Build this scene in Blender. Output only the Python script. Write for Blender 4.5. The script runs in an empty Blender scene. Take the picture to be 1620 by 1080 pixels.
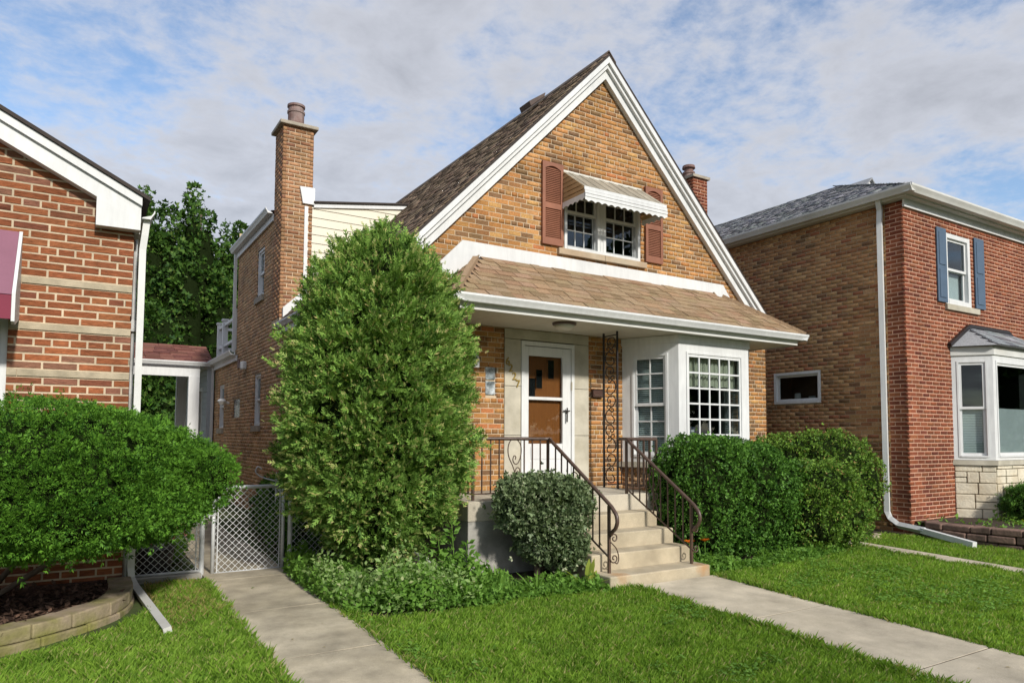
import bpy, math, random
import numpy as np
from mathutils import Vector, Matrix

random.seed(7)
rng = np.random.default_rng(11)
sc = bpy.context.scene
col = sc.collection

# ------------------------------------------------------------------ camera, sky, sun, exposure
YAW, PITCH, ROLL, FPX, PY, CAMZ = 0.555075, 0.058356, 0.0044264, 1121.196, 624.865, 1.6
cy, sy, cp, sp = math.cos(YAW), math.sin(YAW), math.cos(PITCH), math.sin(PITCH)
fwd = Vector((sy * cp, cy * cp, sp))
right = Vector((cy, -sy, 0))
up = right.cross(fwd)
cr, sr = math.cos(ROLL), math.sin(ROLL)
R_, U_ = cr * right + sr * up, -sr * right + cr * up
cam_d = bpy.data.cameras.new('camera')
cam = bpy.data.objects.new('camera', cam_d)
col.objects.link(cam)
cam.matrix_world = Matrix((
    (R_.x, U_.x, -fwd.x, 0), (R_.y, U_.y, -fwd.y, 0), (R_.z, U_.z, -fwd.z, CAMZ), (0, 0, 0, 1)))
cam_d.sensor_width = 36
cam_d.lens = FPX * 36 / 1620
cam_d.shift_y = (PY - 540) / 1620
cam_d.clip_start = .05
cam_d.clip_end = 2000
sc.camera = cam

SUN_AZ, SUN_EL = math.radians(3), math.radians(31)      # azimuth from -Y (street) towards +X
sun_dir = Vector((math.sin(SUN_AZ) * math.cos(SUN_EL), -math.cos(SUN_AZ) * math.cos(SUN_EL), math.sin(SUN_EL)))
world = bpy.data.worlds.new('World')
sc.world = world
world.use_nodes = True
wn, wl = world.node_tree.nodes, world.node_tree.links
wn.clear()
w_out = wn.new('ShaderNodeOutputWorld')
w_bg = wn.new('ShaderNodeBackground')
w_bg.inputs['Strength'].default_value = 0.145
sky = wn.new('ShaderNodeTexSky')
sky.sky_type = 'NISHITA'
sky.sun_disc = False
sky.sun_elevation = SUN_EL
sky.sun_rotation = math.radians(180) - SUN_AZ
sky.air_density = 1.0
sky.dust_density = 0.6
sky.ozone_density = 1.6
# altocumulus sheet: noise on the plane of the cloud layer
w_tc = wn.new('ShaderNodeTexCoord')
w_sep = wn.new('ShaderNodeSeparateXYZ')
wl.new(w_tc.outputs['Generated'], w_sep.inputs[0])
def wmath(op, a, b=None, clamp=False):
    n = wn.new('ShaderNodeMath'); n.operation = op; n.use_clamp = clamp
    for i, v in enumerate((a, b)):
        if v is None: continue
        if isinstance(v, (int, float)): n.inputs[i].default_value = v
        else: wl.new(v, n.inputs[i])
    return n.outputs[0]
zz = wmath('MAXIMUM', wmath('ADD', w_sep.outputs[2], 0.16), 0.16)
cxv, cyv = wmath('DIVIDE', w_sep.outputs[0], zz), wmath('DIVIDE', w_sep.outputs[1], zz)
w_cmb = wn.new('ShaderNodeCombineXYZ')
wl.new(cxv, w_cmb.inputs[0]); wl.new(cyv, w_cmb.inputs[1])
def wnoise(scale, detail, rough, dist, seed):
    m = wn.new('ShaderNodeMapping'); m.inputs['Location'].default_value = (seed, seed * .7, 0)
    wl.new(w_cmb.outputs[0], m.inputs[0])
    n = wn.new('ShaderNodeTexNoise')
    n.inputs['Scale'].default_value = scale; n.inputs['Detail'].default_value = detail
    n.inputs['Roughness'].default_value = rough; n.inputs['Distortion'].default_value = dist
    wl.new(m.outputs[0], n.inputs['Vector'])
    return n.outputs['Fac']
n_big, n_mid, n_fine = wnoise(1.0, 3, .5, .3, 3.1), wnoise(5.6, 8, .62, .25, 7.7), wnoise(22, 6, .62, .15, 1.3)
dens = wmath('ADD', wmath('ADD', wmath('MULTIPLY', n_big, 1.55), wmath('MULTIPLY', n_mid, 1.0)), wmath('MULTIPLY', n_fine, .36))
rampn = wn.new('ShaderNodeMapRange'); rampn.interpolation_type = 'SMOOTHSTEP'
wl.new(dens, rampn.inputs['Value'])
rampn.inputs['From Min'].default_value = 1.14; rampn.inputs['From Max'].default_value = 1.60
cloudf = wmath('MULTIPLY', rampn.outputs[0], .90)
shade = wn.new('ShaderNodeMapRange')
wl.new(wmath('ADD', wmath('MULTIPLY', n_mid, .6), wmath('MULTIPLY', n_big, .8)), shade.inputs['Value'])
shade.inputs['From Min'].default_value = .45; shade.inputs['From Max'].default_value = .95
shade.inputs['To Min'].default_value = 1.22; shade.inputs['To Max'].default_value = .66
w_cc = wn.new('ShaderNodeMix'); w_cc.data_type = 'RGBA'; w_cc.blend_type = 'MULTIPLY'
w_cc.inputs[0].default_value = 1.0
w_cc.inputs[6].default_value = (3.7, 3.78, 4.1, 1)
w_cv = wn.new('ShaderNodeCombineColor')
for i in range(3): wl.new(shade.outputs[0], w_cv.inputs[i])
wl.new(w_cv.outputs[0], w_cc.inputs[7])
w_mix = wn.new('ShaderNodeMix'); w_mix.data_type = 'RGBA'
wl.new(cloudf, w_mix.inputs[0]); wl.new(sky.outputs[0], w_mix.inputs[6]); wl.new(w_cc.outputs[2], w_mix.inputs[7])
wl.new(w_mix.outputs[2], w_bg.inputs['Color'])
wl.new(w_bg.outputs[0], w_out.inputs['Surface'])

sun_d = bpy.data.lights.new('sun', 'SUN')
sun_d.energy = 3.2
sun_d.angle = math.radians(4)
sun_d.color = (1.0, 0.955, 0.88)
sun_o = bpy.data.objects.new('sun', sun_d)
col.objects.link(sun_o)
sun_o.rotation_euler = (-sun_dir).to_track_quat('-Z', 'Y').to_euler()
sun_o.location = sun_dir * 50

sc.view_settings.view_transform = 'Standard'
sc.view_settings.look = 'None'
sc.view_settings.exposure = 0.42
sc.view_settings.gamma = 1.0
sc.view_settings.use_curve_mapping = False

# ------------------------------------------------------------------ helpers
def gz(y):
    """ground falls gently to the street"""
    return -.027 * (7.5 - max(min(y, 9.5), -12))

def depth_of(p):
    return (Vector(p) - Vector((0, 0, CAMZ))).dot(fwd)
def project(p):
    d = Vector(p) - Vector((0, 0, CAMZ))
    z = d.dot(fwd)
    if z < .1: return None
    return 810 + FPX * d.dot(R_) / z, PY - FPX * d.dot(U_) / z

def thing(name, label, cat, loc=(0, 0, 0), group=None):
    o = bpy.data.objects.new(name, None)
    o.empty_display_size = .2
    col.objects.link(o)
    o.location = loc
    o['label'] = label; o['category'] = cat
    if group: o['group'] = group
    return o
def attach(o, parent):
    if parent is not None:
        o.parent = parent
        if parent.type == 'EMPTY':
            o.location = Vector(o.location) - parent.location
def tag(o, label=None, cat=None, group=None, kind=None):
    for k, v in (('label', label), ('category', cat), ('group', group), ('kind', kind)):
        if v: o[k] = v
    return o

class MB:
    def __init__(s): s.v = []; s.f = []
    def add(s, vs, fs):
        b = len(s.v); s.v += [tuple(p) for p in vs]; s.f += [tuple(i + b for i in f) for f in fs]
        return s
    def box(s, x0, x1, y0, y1, z0, z1):
        return s.hexa([(x0, y0, z0), (x1, y0, z0), (x1, y1, z0), (x0, y1, z0), (x0, y0, z1), (x1, y0, z1), (x1, y1, z1), (x0, y1, z1)])
    def hexa(s, p):
        return s.add(p, [(0, 3, 2, 1), (4, 5, 6, 7), (0, 1, 5, 4), (1, 2, 6, 5), (2, 3, 7, 6), (3, 0, 4, 7)])
    def prism(s, poly, d):
        """polygon (3-D points) swept by vector d"""
        n = len(poly); d = Vector(d)
        a = [Vector(p) for p in poly]; b = [p + d for p in a]
        return s.add(a + b, [tuple(range(n))[::-1], tuple(range(n, 2 * n))] + [(i, (i + 1) % n, n + (i + 1) % n, n + i) for i in range(n)])
    def tube(s, path, r, n=6, closed_ends=True, flat=None):
        P = [Vector(p) for p in path]; m = len(P)
        rs = r if isinstance(r, (list, tuple)) else [r] * m
        t0 = (P[1] - P[0]).normalized()
        ref = Vector((0, 0, 1)) if abs(t0.z) < .9 else Vector((1, 0, 0))
        a = t0.cross(ref).normalized()
        rings = []
        for i in range(m):
            t = (P[min(i + 1, m - 1)] - P[max(i - 1, 0)])
            if t.length < 1e-9: t = t0
            t.normalize()
            a = (a - t * a.dot(t))
            if a.length < 1e-6: a = t.orthogonal()
            a.normalize(); b = t.cross(a)
            rings.append([P[i] + (a * math.cos(2 * math.pi * k / n + .785) + b * math.sin(2 * math.pi * k / n + .785)) * rs[i] for k in range(n)])
        vs = [p for rg in rings for p in rg]
        fs = []
        for i in range(m - 1):
            for k in range(n):
                fs.append((i * n + k, i * n + (k + 1) % n, (i + 1) * n + (k + 1) % n, (i + 1) * n + k))
        if closed_ends:
            fs.append(tuple(range(n))[::-1]); fs.append(tuple(range((m - 1) * n, m * n)))
        return s.add(vs, fs)
    def lathe(s, prof, c, n=16):
        vs, fs = [], []
        for r, z in prof:
            for k in range(n):
                a = 2 * math.pi * k / n
                vs.append((c[0] + r * math.cos(a), c[1] + r * math.sin(a), c[2] + z))
        for i in range(len(prof) - 1):
            for k in range(n):
                fs.append((i * n + k, i * n + (k + 1) % n, (i + 1) * n + (k + 1) % n, (i + 1) * n + k))
        fs.append(tuple(range(n))[::-1]); fs.append(tuple(range((len(prof) - 1) * n, len(prof) * n)))
        return s.add(vs, fs)
    def build(s, name, mat, parent=None, smooth=False, kind=None, bevel=0):
        me = bpy.data.meshes.new(name)
        me.from_pydata(s.v, [], s.f); me.update()
        if mat: me.materials.append(mat)
        if smooth:
            me.polygons.foreach_set('use_smooth', [True] * len(me.polygons))
        o = bpy.data.objects.new(name, me); col.objects.link(o)
        attach(o, parent)
        if kind: o['kind'] = kind
        if bevel:
            b = o.modifiers.new('edge', 'BEVEL'); b.width = bevel; b.segments = 2; b.limit_method = 'ANGLE'
        return o

class Fr:
    """frame on a wall: u along it, n out of it, z up"""
    def __init__(s, o, u, n): s.o, s.u, s.n = Vector(o), Vector(u).normalized(), Vector(n).normalized()
    def p(s, u, n, z): return s.o + s.u * u + s.n * n + Vector((0, 0, z))
    def box(s, mb, u0, u1, n0, n1, z0, z1):
        P = s.p
        q = [P(u0, n1, z0), P(u1, n1, z0), P(u1, n0, z0), P(u0, n0, z0), P(u0, n1, z1), P(u1, n1, z1), P(u1, n0, z1), P(u0, n0, z1)]
        return mb.hexa(q)
    def quad(s, mb, u0, u1, n, z0, z1):
        return mb.add([s.p(u0, n, z0), s.p(u1, n, z0), s.p(u1, n, z1), s.p(u0, n, z1)], [(0, 1, 2, 3)])

# ------------------------------------------------------------------ materials
def new_mat(name):
    m = bpy.data.materials.new(name); m.use_nodes = True
    nt = m.node_tree; nt.nodes.clear()
    return m, nt.nodes, nt.links
def lin(c):
    return tuple(((x / 255 / 12.92) if x / 255 <= .04045 else ((x / 255 + .055) / 1.055) ** 2.4) for x in c)
def mat(name, c, rough=.6, var=.12, scale=6, bump=.0, bscale=60, spec=.35, metal=0, c2=None, stain=None, stretch=(1, 1, 1), attr=None, coat=0, speck=0, weather=0):
    """principled with world-position noise in colour and relief; attr takes the base colour from a vertex colour"""
    m, N, L = new_mat(name)
    out = N.new('ShaderNodeOutputMaterial'); b = N.new('ShaderNodeBsdfPrincipled')
    b.inputs['Roughness'].default_value = rough
    b.inputs['Specular IOR Level'].default_value = spec
    b.inputs['Metallic'].default_value = metal
    if coat: b.inputs['Coat Weight'].default_value = coat
    geo = N.new('ShaderNodeNewGeometry'); mp = N.new('ShaderNodeMapping')
    mp.inputs['Scale'].default_value = stretch
    L.new(geo.outputs['Position'], mp.inputs[0])
    nz = N.new('ShaderNodeTexNoise'); nz.inputs['Scale'].default_value = scale; nz.inputs['Detail'].default_value = 6; nz.inputs['Roughness'].default_value = .62
    L.new(mp.outputs[0], nz.inputs['Vector'])
    mr = N.new('ShaderNodeMapRange'); mr.inputs['From Min'].default_value = .3; mr.inputs['From Max'].default_value = .7
    mr.inputs['To Min'].default_value = 1 - var; mr.inputs['To Max'].default_value = 1 + var
    L.new(nz.outputs['Fac'], mr.inputs['Value'])
    mx = N.new('ShaderNodeVectorMath'); mx.operation = 'SCALE'
    if attr:
        at = N.new('ShaderNodeAttribute'); at.attribute_name = attr; src = at.outputs['Color']
    else:
        rgb = N.new('ShaderNodeRGB'); rgb.outputs[0].default_value = (*c, 1); src = rgb.outputs[0]
    if c2:
        n2 = N.new('ShaderNodeTexNoise'); n2.inputs['Scale'].default_value = scale * .35; n2.inputs['Detail'].default_value = 5
        L.new(mp.outputs[0], n2.inputs['Vector'])
        r2 = N.new('ShaderNodeMapRange'); r2.inputs['From Min'].default_value = .42; r2.inputs['From Max'].default_value = .66
        L.new(n2.outputs['Fac'], r2.inputs['Value'])
        m2 = N.new('ShaderNodeMix'); m2.data_type = 'RGBA'
        L.new(r2.outputs[0], m2.inputs[0]); L.new(src, m2.inputs[6]); m2.inputs[7].default_value = (*c2, 1)
        src = m2.outputs[2]
    fac = mr.outputs[0]
    for amt, scl in ((speck, 190), (weather, .9), (weather * .7, 3.1)):
        if not amt: continue
        n3 = N.new('ShaderNodeTexNoise'); n3.inputs['Scale'].default_value = scl; n3.inputs['Detail'].default_value = 3 if scl > 50 else 6
        L.new(geo.outputs['Position'], n3.inputs['Vector'])
        m3 = N.new('ShaderNodeMapRange'); m3.inputs['From Min'].default_value = .35; m3.inputs['From Max'].default_value = .65
        m3.inputs['To Min'].default_value = 1 - amt; m3.inputs['To Max'].default_value = 1 + amt * .8
        L.new(n3.outputs['Fac'], m3.inputs['Value'])
        mm = N.new('ShaderNodeMath'); mm.operation = 'MULTIPLY'; L.new(fac, mm.inputs[0]); L.new(m3.outputs[0], mm.inputs[1]); fac = mm.outputs[0]
    L.new(src, mx.inputs[0]); L.new(fac, mx.inputs['Scale'])
    L.new(mx.outputs[0], b.inputs['Base Color'])
    if bump:
        nb = N.new('ShaderNodeTexNoise'); nb.inputs['Scale'].default_value = bscale; nb.inputs['Detail'].default_value = 5
        L.new(mp.outputs[0], nb.inputs['Vector'])
        bp = N.new('ShaderNodeBump'); bp.inputs['Strength'].default_value = min(1, bump); bp.inputs['Distance'].default_value = .01
        L.new(nb.outputs['Fac'], bp.inputs['Height']); L.new(bp.outputs[0], b.inputs['Normal'])
    L.new(b.outputs[0], out.inputs[0])
    return m
def leaf_mat(name, ca, cb, cc=None, trans=.28, rough=.6, nscale=5, third=.1, spec=.15):
    """leaf: every leaf its own tint, clumps by noise, light passing through"""
    m, N, L = new_mat(name)
    out = N.new('ShaderNodeOutputMaterial')
    geo = N.new('ShaderNodeNewGeometry')
    nz = N.new('ShaderNodeTexNoise'); nz.inputs['Scale'].default_value = nscale; nz.inputs['Detail'].default_value = 3
    L.new(geo.outputs['Position'], nz.inputs['Vector'])
    ad = N.new('ShaderNodeMath'); ad.operation = 'MULTIPLY_ADD'; ad.inputs[1].default_value = .8
    L.new(geo.outputs['Random Per Island'], ad.inputs[0]); L.new(nz.outputs['Fac'], ad.inputs[2])
    mr = N.new('ShaderNodeMapRange'); mr.inputs['From Min'].default_value = .45; mr.inputs['From Max'].default_value = 1.25
    L.new(ad.outputs[0], mr.inputs['Value'])
    mx = N.new('ShaderNodeMix'); mx.data_type = 'RGBA'
    L.new(mr.outputs[0], mx.inputs[0]); mx.inputs[6].default_value = (*ca, 1); mx.inputs[7].default_value = (*cb, 1)
    src = mx.outputs[2]
    if cc:
        gt = N.new('ShaderNodeMath'); gt.operation = 'LESS_THAN'; gt.inputs[1].default_value = third
        L.new(geo.outputs['Random Per Island'], gt.inputs[0])
        m3 = N.new('ShaderNodeMix'); m3.data_type = 'RGBA'
        L.new(gt.outputs[0], m3.inputs[0]); L.new(src, m3.inputs[6]); m3.inputs[7].default_value = (*cc, 1)
        src = m3.outputs[2]
    b = N.new('ShaderNodeBsdfPrincipled'); b.inputs['Roughness'].default_value = rough; b.inputs['Specular IOR Level'].default_value = spec
    t = N.new('ShaderNodeBsdfTranslucent')
    L.new(src, b.inputs['Base Color'])
    tc = N.new('ShaderNodeVectorMath'); tc.operation = 'MULTIPLY'; tc.inputs[1].default_value = (1.25, 1.25, .6)
    L.new(src, tc.inputs[0]); L.new(tc.outputs[0], t.inputs['Color'])
    ms = N.new('ShaderNodeMixShader'); ms.inputs[0].default_value = trans
    L.new(b.outputs[0], ms.inputs[1]); L.new(t.outputs[0], ms.inputs[2]); L.new(ms.outputs[0], out.inputs[0])
    return m
def glass_mat(name, refl=.035, tint=(.75, .8, .8), rough=.015):
    m, N, L = new_mat(name)
    out = N.new('ShaderNodeOutputMaterial'); tr = N.new('ShaderNodeBsdfTransparent'); gl = N.new('ShaderNodeBsdfGlossy')
    tr.inputs['Color'].default_value = (*tint, 1); gl.inputs['Roughness'].default_value = rough
    gl.inputs['Color'].default_value = (.95, .97, 1, 1)
    fr = N.new('ShaderNodeFresnel'); gb_ = N.new('ShaderNodeNewGeometry')
    im = N.new('ShaderNodeMath'); im.operation = 'MULTIPLY_ADD'; im.inputs[1].default_value = 1 / 1.28 - 1.28; im.inputs[2].default_value = 1.28   # no total reflection inside the thin pane
    L.new(gb_.outputs['Backfacing'], im.inputs[0]); L.new(im.outputs[0], fr.inputs['IOR'])
    ad = N.new('ShaderNodeMath'); ad.operation = 'ADD'; ad.inputs[1].default_value = refl - .015
    L.new(fr.outputs[0], ad.inputs[0])
    ms = N.new('ShaderNodeMixShader'); L.new(ad.outputs[0], ms.inputs[0])
    L.new(tr.outputs[0], ms.inputs[1]); L.new(gl.outputs[0], ms.inputs[2]); L.new(ms.outputs[0], out.inputs[0])
    return m

M = {}
M['white'] = mat('white_paint', (.64, .645, .635), .5, .07, 3.5, .06, 90, stretch=(5, 5, .9), weather=.05)
M['white_old'] = mat('weathered_white_paint', (.61, .61, .58), .55, .09, 2.5, .12, 60, c2=(.53, .52, .48))
M['soffit'] = mat('soffit_cream_paint', (.60, .57, .49), .6, .05, 3)
M['cream'] = mat('cream_siding', (.64, .595, .475), .5, .04, 2.5, .05, 40)
M['mortar_tan'] = mat('tan_mortar', (.52, .41, .28), .9, .18, 9, .5, 120, weather=.14)
M['mortar_lh'] = mat('cream_mortar', (.53, .43, .30), .9, .16, 9, .5, 120, weather=.14)
M['mortar_pink'] = mat('pinkish_mortar', (.56, .33, .225), .9, .14, 9, .5, 120, weather=.14)
M['mortar_side'] = mat('side_mortar', (.50, .40, .28), .9, .18, 9, .5, 120, weather=.14)
M['mortar_brown'] = mat('brown_mortar', (.42, .33, .21), .9, .2, 9, .5, 120, weather=.14)
M['brick'] = mat('fired_brick', (0, 0, 0), .85, .26, 42, .55, 95, attr='tint', spec=.2, weather=.16)
M['brick_rough'] = mat('wire_cut_brick', (0, 0, 0), .9, .38, 40, 1.0, 70, attr='tint', spec=.15, stretch=(.35, 1, 2.2), weather=.14)
M['limestone'] = mat('limestone', (.47, .435, .35), .8, .10, 7, .2, 80, c2=(.40, .365, .28), weather=.14)
M['sill_tan'] = mat('tan_sill', (.40, .30, .20), .8, .12, 7, .2, 80, c2=(.44, .37, .27))
M['limeband'] = mat('stone_band', (.44, .37, .26), .85, .16, 12, .3, 80, c2=(.34, .29, .20))
M['concrete'] = mat('concrete_steps', (.44, .375, .265), .85, .14, 5, .25, 140, c2=(.36, .30, .205), speck=.16, weather=.12)
def add_stain(m, spots, c, r=.13):
    N, L = m.node_tree.nodes, m.node_tree.links
    b = next(n for n in N if n.type == 'BSDF_PRINCIPLED'); src = b.inputs['Base Color'].links[0].from_socket
    geo = N.new('ShaderNodeNewGeometry'); nz = N.new('ShaderNodeTexNoise'); nz.inputs['Scale'].default_value = 14; nz.inputs['Detail'].default_value = 4
    L.new(geo.outputs['Position'], nz.inputs['Vector'])
    for p in spots:
        ds = N.new('ShaderNodeVectorMath'); ds.operation = 'DISTANCE'; L.new(geo.outputs['Position'], ds.inputs[0]); ds.inputs[1].default_value = p
        ma = N.new('ShaderNodeMath'); ma.operation = 'MULTIPLY_ADD'; L.new(nz.outputs['Fac'], ma.inputs[0]); ma.inputs[1].default_value = -.16; L.new(ds.outputs['Value'], ma.inputs[2])
        mr = N.new('ShaderNodeMapRange'); L.new(ma.outputs[0], mr.inputs['Value']); mr.inputs['From Min'].default_value = -.05; mr.inputs['From Max'].default_value = r - .06; mr.inputs['To Min'].default_value = .6; mr.inputs['To Max'].default_value = 0
        mx = N.new('ShaderNodeMix'); mx.data_type = 'RGBA'; L.new(mr.outputs[0], mx.inputs[0]); L.new(src, mx.inputs[6]); mx.inputs[7].default_value = (*c, 1); src = mx.outputs[2]
    L.new(src, b.inputs['Base Color'])
add_stain(M['concrete'], [(6.38, 6.02, .07), (5.14, 6.06, .09)], (.42, .20, .06))
M['concrete_grey'] = mat('grey_concrete', (.36, .345, .31), .88, .22, 4, .35, 60, c2=(.20, .19, .165))
M['landing'] = mat('landing_concrete', (.48, .43, .34), .85, .08, 4, .2, 120, speck=.16, weather=.12)
M['walk'] = mat('walk_concrete', (.51, .445, .335), .9, .20, 3.2, .35, 160, c2=(.42, .365, .27), speck=.16, weather=.12)
M['walk_side'] = mat('side_walk_concrete', (.45, .39, .285), .9, .24, 3.6, .4, 150, c2=(.35, .30, .21), speck=.16, weather=.12)
M['rust'] = mat('rust_stain', (.42, .22, .07), .9, .2, 20)
M['iron'] = mat('brown_iron', (.080, .048, .034), .42, .25, 14, .15, 60, spec=.5)
M['black'] = mat('black_iron', (.018, .014, .014), .45, .2, 14, spec=.5)
M['shutter'] = mat('rust_red_shutter', (.255, .105, .062), .6, .12, 6, weather=.1)
M['blue'] = mat('slate_blue_shutter', (.075, .115, .170), .55, .08, 5)
M['shingle'] = mat('brown_shingle', (0, 0, 0), .95, .30, 55, .7, 220, attr='tint', spec=.1)
M['roofbase'] = mat('roof_felt', (.05, .04, .035), .95, .2, 10)
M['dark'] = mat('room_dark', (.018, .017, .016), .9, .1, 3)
M['glass'] = glass_mat('window_glass')
M['blind'] = mat('window_blind', (.74, .75, .72), .6, .05, 4)
M['curtain'] = mat('cream_curtain', (.62, .58, .44), .8, .1, 14, stretch=(3, 3, .6))
M['wood'] = mat('varnished_wood_door', (.25, .088, .020), .35, .16, 5, .06, 40, stretch=(9, 9, .8), spec=.5)
M['brass'] = mat('aged_brass', (.30, .21, .055), .45, .1, 20, metal=.2)
M['maroon'] = mat('maroon_canvas', (.235, .105, .145), .75, .06, 4, .1, 200)
M['tanmetal'] = mat('tan_awning_metal', (.40, .265, .13), .5, .06, 5)
M['whitemetal'] = mat('awning_white_metal', (.62, .60, .53), .45, .06, 5)
M['galv'] = mat('galvanised_steel', (.55, .56, .56), .45, .12, 25, .1, 80, metal=.1, spec=.5)
M['alu'] = mat('white_aluminium', (.60, .61, .61), .4, .05, 4, spec=.5)
M['alu_old'] = mat('worn_aluminium', (.55, .56, .55), .5, .2, 9, .2, 50, spec=.5, c2=(.40, .40, .38))
M['chimcap'] = mat('chimney_cap_concrete', (.33, .29, .23), .9, .2, 9, .3, 60)
M['clay'] = mat('clay_flue', (.16, .09, .075), .7, .3, 9, c2=(.28, .22, .20))
M['soil'] = mat('bed_soil', (.050, .036, .024), .95, .4, 14, 1, 60)
M['mulch'] = mat('bark_mulch', (.055, .030, .020), .95, .45, 25, 1, 50)
M['chip'] = mat('bark_chip', (.13, .075, .05), .9, .5, 30, .4, 60)
M['block'] = mat('mossy_wall_block', (.30, .235, .165), .95, .2, 9, .7, 45, c2=(.20, .19, .055), weather=.14)
M['fieldstone'] = mat('brown_field_stone', (.20, .125, .095), .9, .3, 8, .8, 30, c2=(.10, .065, .05))
M['ashlar'] = mat('pale_split_stone', (.66, .60, .47), .9, .14, 7, 1, 26, c2=(.54, .46, .33))
M['ashjoint'] = mat('stone_joint', (.22, .19, .14), .95, .2, 9)
M['timber'] = mat('weathered_timber', (.33, .31, .27), .9, .2, 8, .4, 40, stretch=(1, 8, 8))
M['lawnbase'] = mat('lawn_earth', (.055, .085, .020), .95, .3, 7, .6, 90, c2=(.075, .070, .028))
M['bark'] = mat('grey_bark', (.11, .085, .062), .95, .3, 12, .8, 40, stretch=(1, 1, .3))
M['core_shade'] = mat('core_shade_black', (.010, .016, .005), 1, .4, 18, .0, 30, spec=.0)  # near-black: the shade inside the foliage is put into this colour
M['grass'] = leaf_mat('grass_blade', (.085, .185, .018), (.270, .430, .055), (.42, .40, .16), .4, .6, 3.2, .08)
M['yew'] = leaf_mat('yew_needles', (.018, .072, .008), (.140, .310, .032), None, .16, .6, 5)
M['cedar'] = leaf_mat('cedar_sprays', (.026, .080, .012), (.260, .430, .085), (.52, .47, .18), .2, .6, 4, .05)
M['cedar_tip'] = leaf_mat('cedar_new_growth', (.22, .36, .07), (.40, .47, .15), (.60, .52, .24), .3, .6, 4, .2)
M['boxwood'] = leaf_mat('grey_green_leaf', (.030, .062, .020), (.210, .275, .130), (.40, .42, .27), .15, .5, 7, .05, .3)
M['hedge'] = leaf_mat('hedge_leaf', (.014, .058, .010), (.135, .290, .042), None, .18, .55, 6, .1, .2)
M['hedge2'] = leaf_mat('yellow_green_hedge_leaf', (.022, .070, .010), (.200, .340, .048), (.32, .23, .08), .18, .55, 6, .04, .2)
M['treeleaf'] = leaf_mat('tree_leaf', (.011, .040, .009), (.072, .150, .022), (.13, .19, .04), .18, .6, 1.4, .06)
M['weed'] = leaf_mat('weed_leaf', (.085, .190, .028), (.190, .350, .060), None, .35, .55, 5)
M['grass_edge'] = leaf_mat('rough_grass', (.085, .17, .02), (.19, .32, .035), (.34, .33, .12), .35, .6, 3, .12)
M['drygrass'] = leaf_mat('dry_grass', (.22, .17, .06), (.38, .30, .12), (.10, .17, .02), .3, .7, 5, .25)
M['hosta'] = leaf_mat('hosta_leaf', (.22, .30, .035), (.38, .42, .09), None, .35, .4, 5)
M['orange'] = leaf_mat('orange_petal', (.60, .10, .01), (.75, .20, .02), None, .3, .5, 5)
M['pink'] = leaf_mat('pink_petal', (.55, .18, .17), (.70, .30, .26), None, .3, .5, 5)

def tinted_box_mesh(name, tint, m, bevel=False):
    me = bpy.data.meshes.new(name)
    v = [(-.5, -.5, -.5), (.5, -.5, -.5), (.5, .5, -.5), (-.5, .5, -.5), (-.5, -.5, .5), (.5, -.5, .5), (.5, .5, .5), (-.5, .5, .5)]
    f = [(0, 3, 2, 1), (4, 5, 6, 7), (0, 1, 5, 4), (1, 2, 6, 5), (2, 3, 7, 6), (3, 0, 4, 7)]
    me.from_pydata(v, [], f); me.update()
    ca = me.color_attributes.new('tint', 'FLOAT_COLOR', 'POINT')
    ca.data.foreach_set('color', list((*tint, 1)) * 8)
    me.materials.append(m)
    return me
def np_mesh(name, V, F, mat_, parent=None, kind=None, tint=None):
    """V (n,3) array, F (m,k) array of equal faces"""
    me = bpy.data.meshes.new(name)
    V = np.ascontiguousarray(V, dtype=np.float32); F = np.ascontiguousarray(F, dtype=np.int32)
    k = F.shape[1]
    me.vertices.add(len(V)); me.vertices.foreach_set('co', V.ravel())
    me.loops.add(F.size); me.loops.foreach_set('vertex_index', F.ravel())
    me.polygons.add(len(F))
    me.polygons.foreach_set('loop_start', np.arange(0, F.size, k, dtype=np.int32))
    me.polygons.foreach_set('loop_total', np.full(len(F), k, dtype=np.int32))
    me.update(calc_edges=True)
    if tint is not None:
        ca = me.color_attributes.new('tint', 'FLOAT_COLOR', 'POINT')
        ca.data.foreach_set('color', np.ascontiguousarray(np.c_[tint, np.ones(len(tint))], dtype=np.float32).ravel())
    me.materials.append(mat_)
    o = bpy.data.objects.new(name, me); col.objects.link(o); attach(o, parent)
    if kind: o['kind'] = kind
    return o
BOXV = np.array([(-.5, -.5, -.5), (.5, -.5, -.5), (.5, .5, -.5), (-.5, .5, -.5), (-.5, -.5, .5), (.5, -.5, .5), (.5, .5, .5), (-.5, .5, .5)])
BOXF = np.array([(0, 3, 2, 1), (4, 5, 6, 7), (0, 1, 5, 4), (1, 2, 6, 5), (2, 3, 7, 6), (3, 0, 4, 7)])

def palette(cols, n=26, jit=.13):
    out = []
    for i in range(n):
        c = random.choices([x[0] for x in cols], [x[1] for x in cols])[0]
        k = 1 + random.uniform(-jit, jit)
        out.append(tuple(max(.004, x * k * (1 + random.uniform(-.05, .05))) for x in c))
    return out

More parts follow.
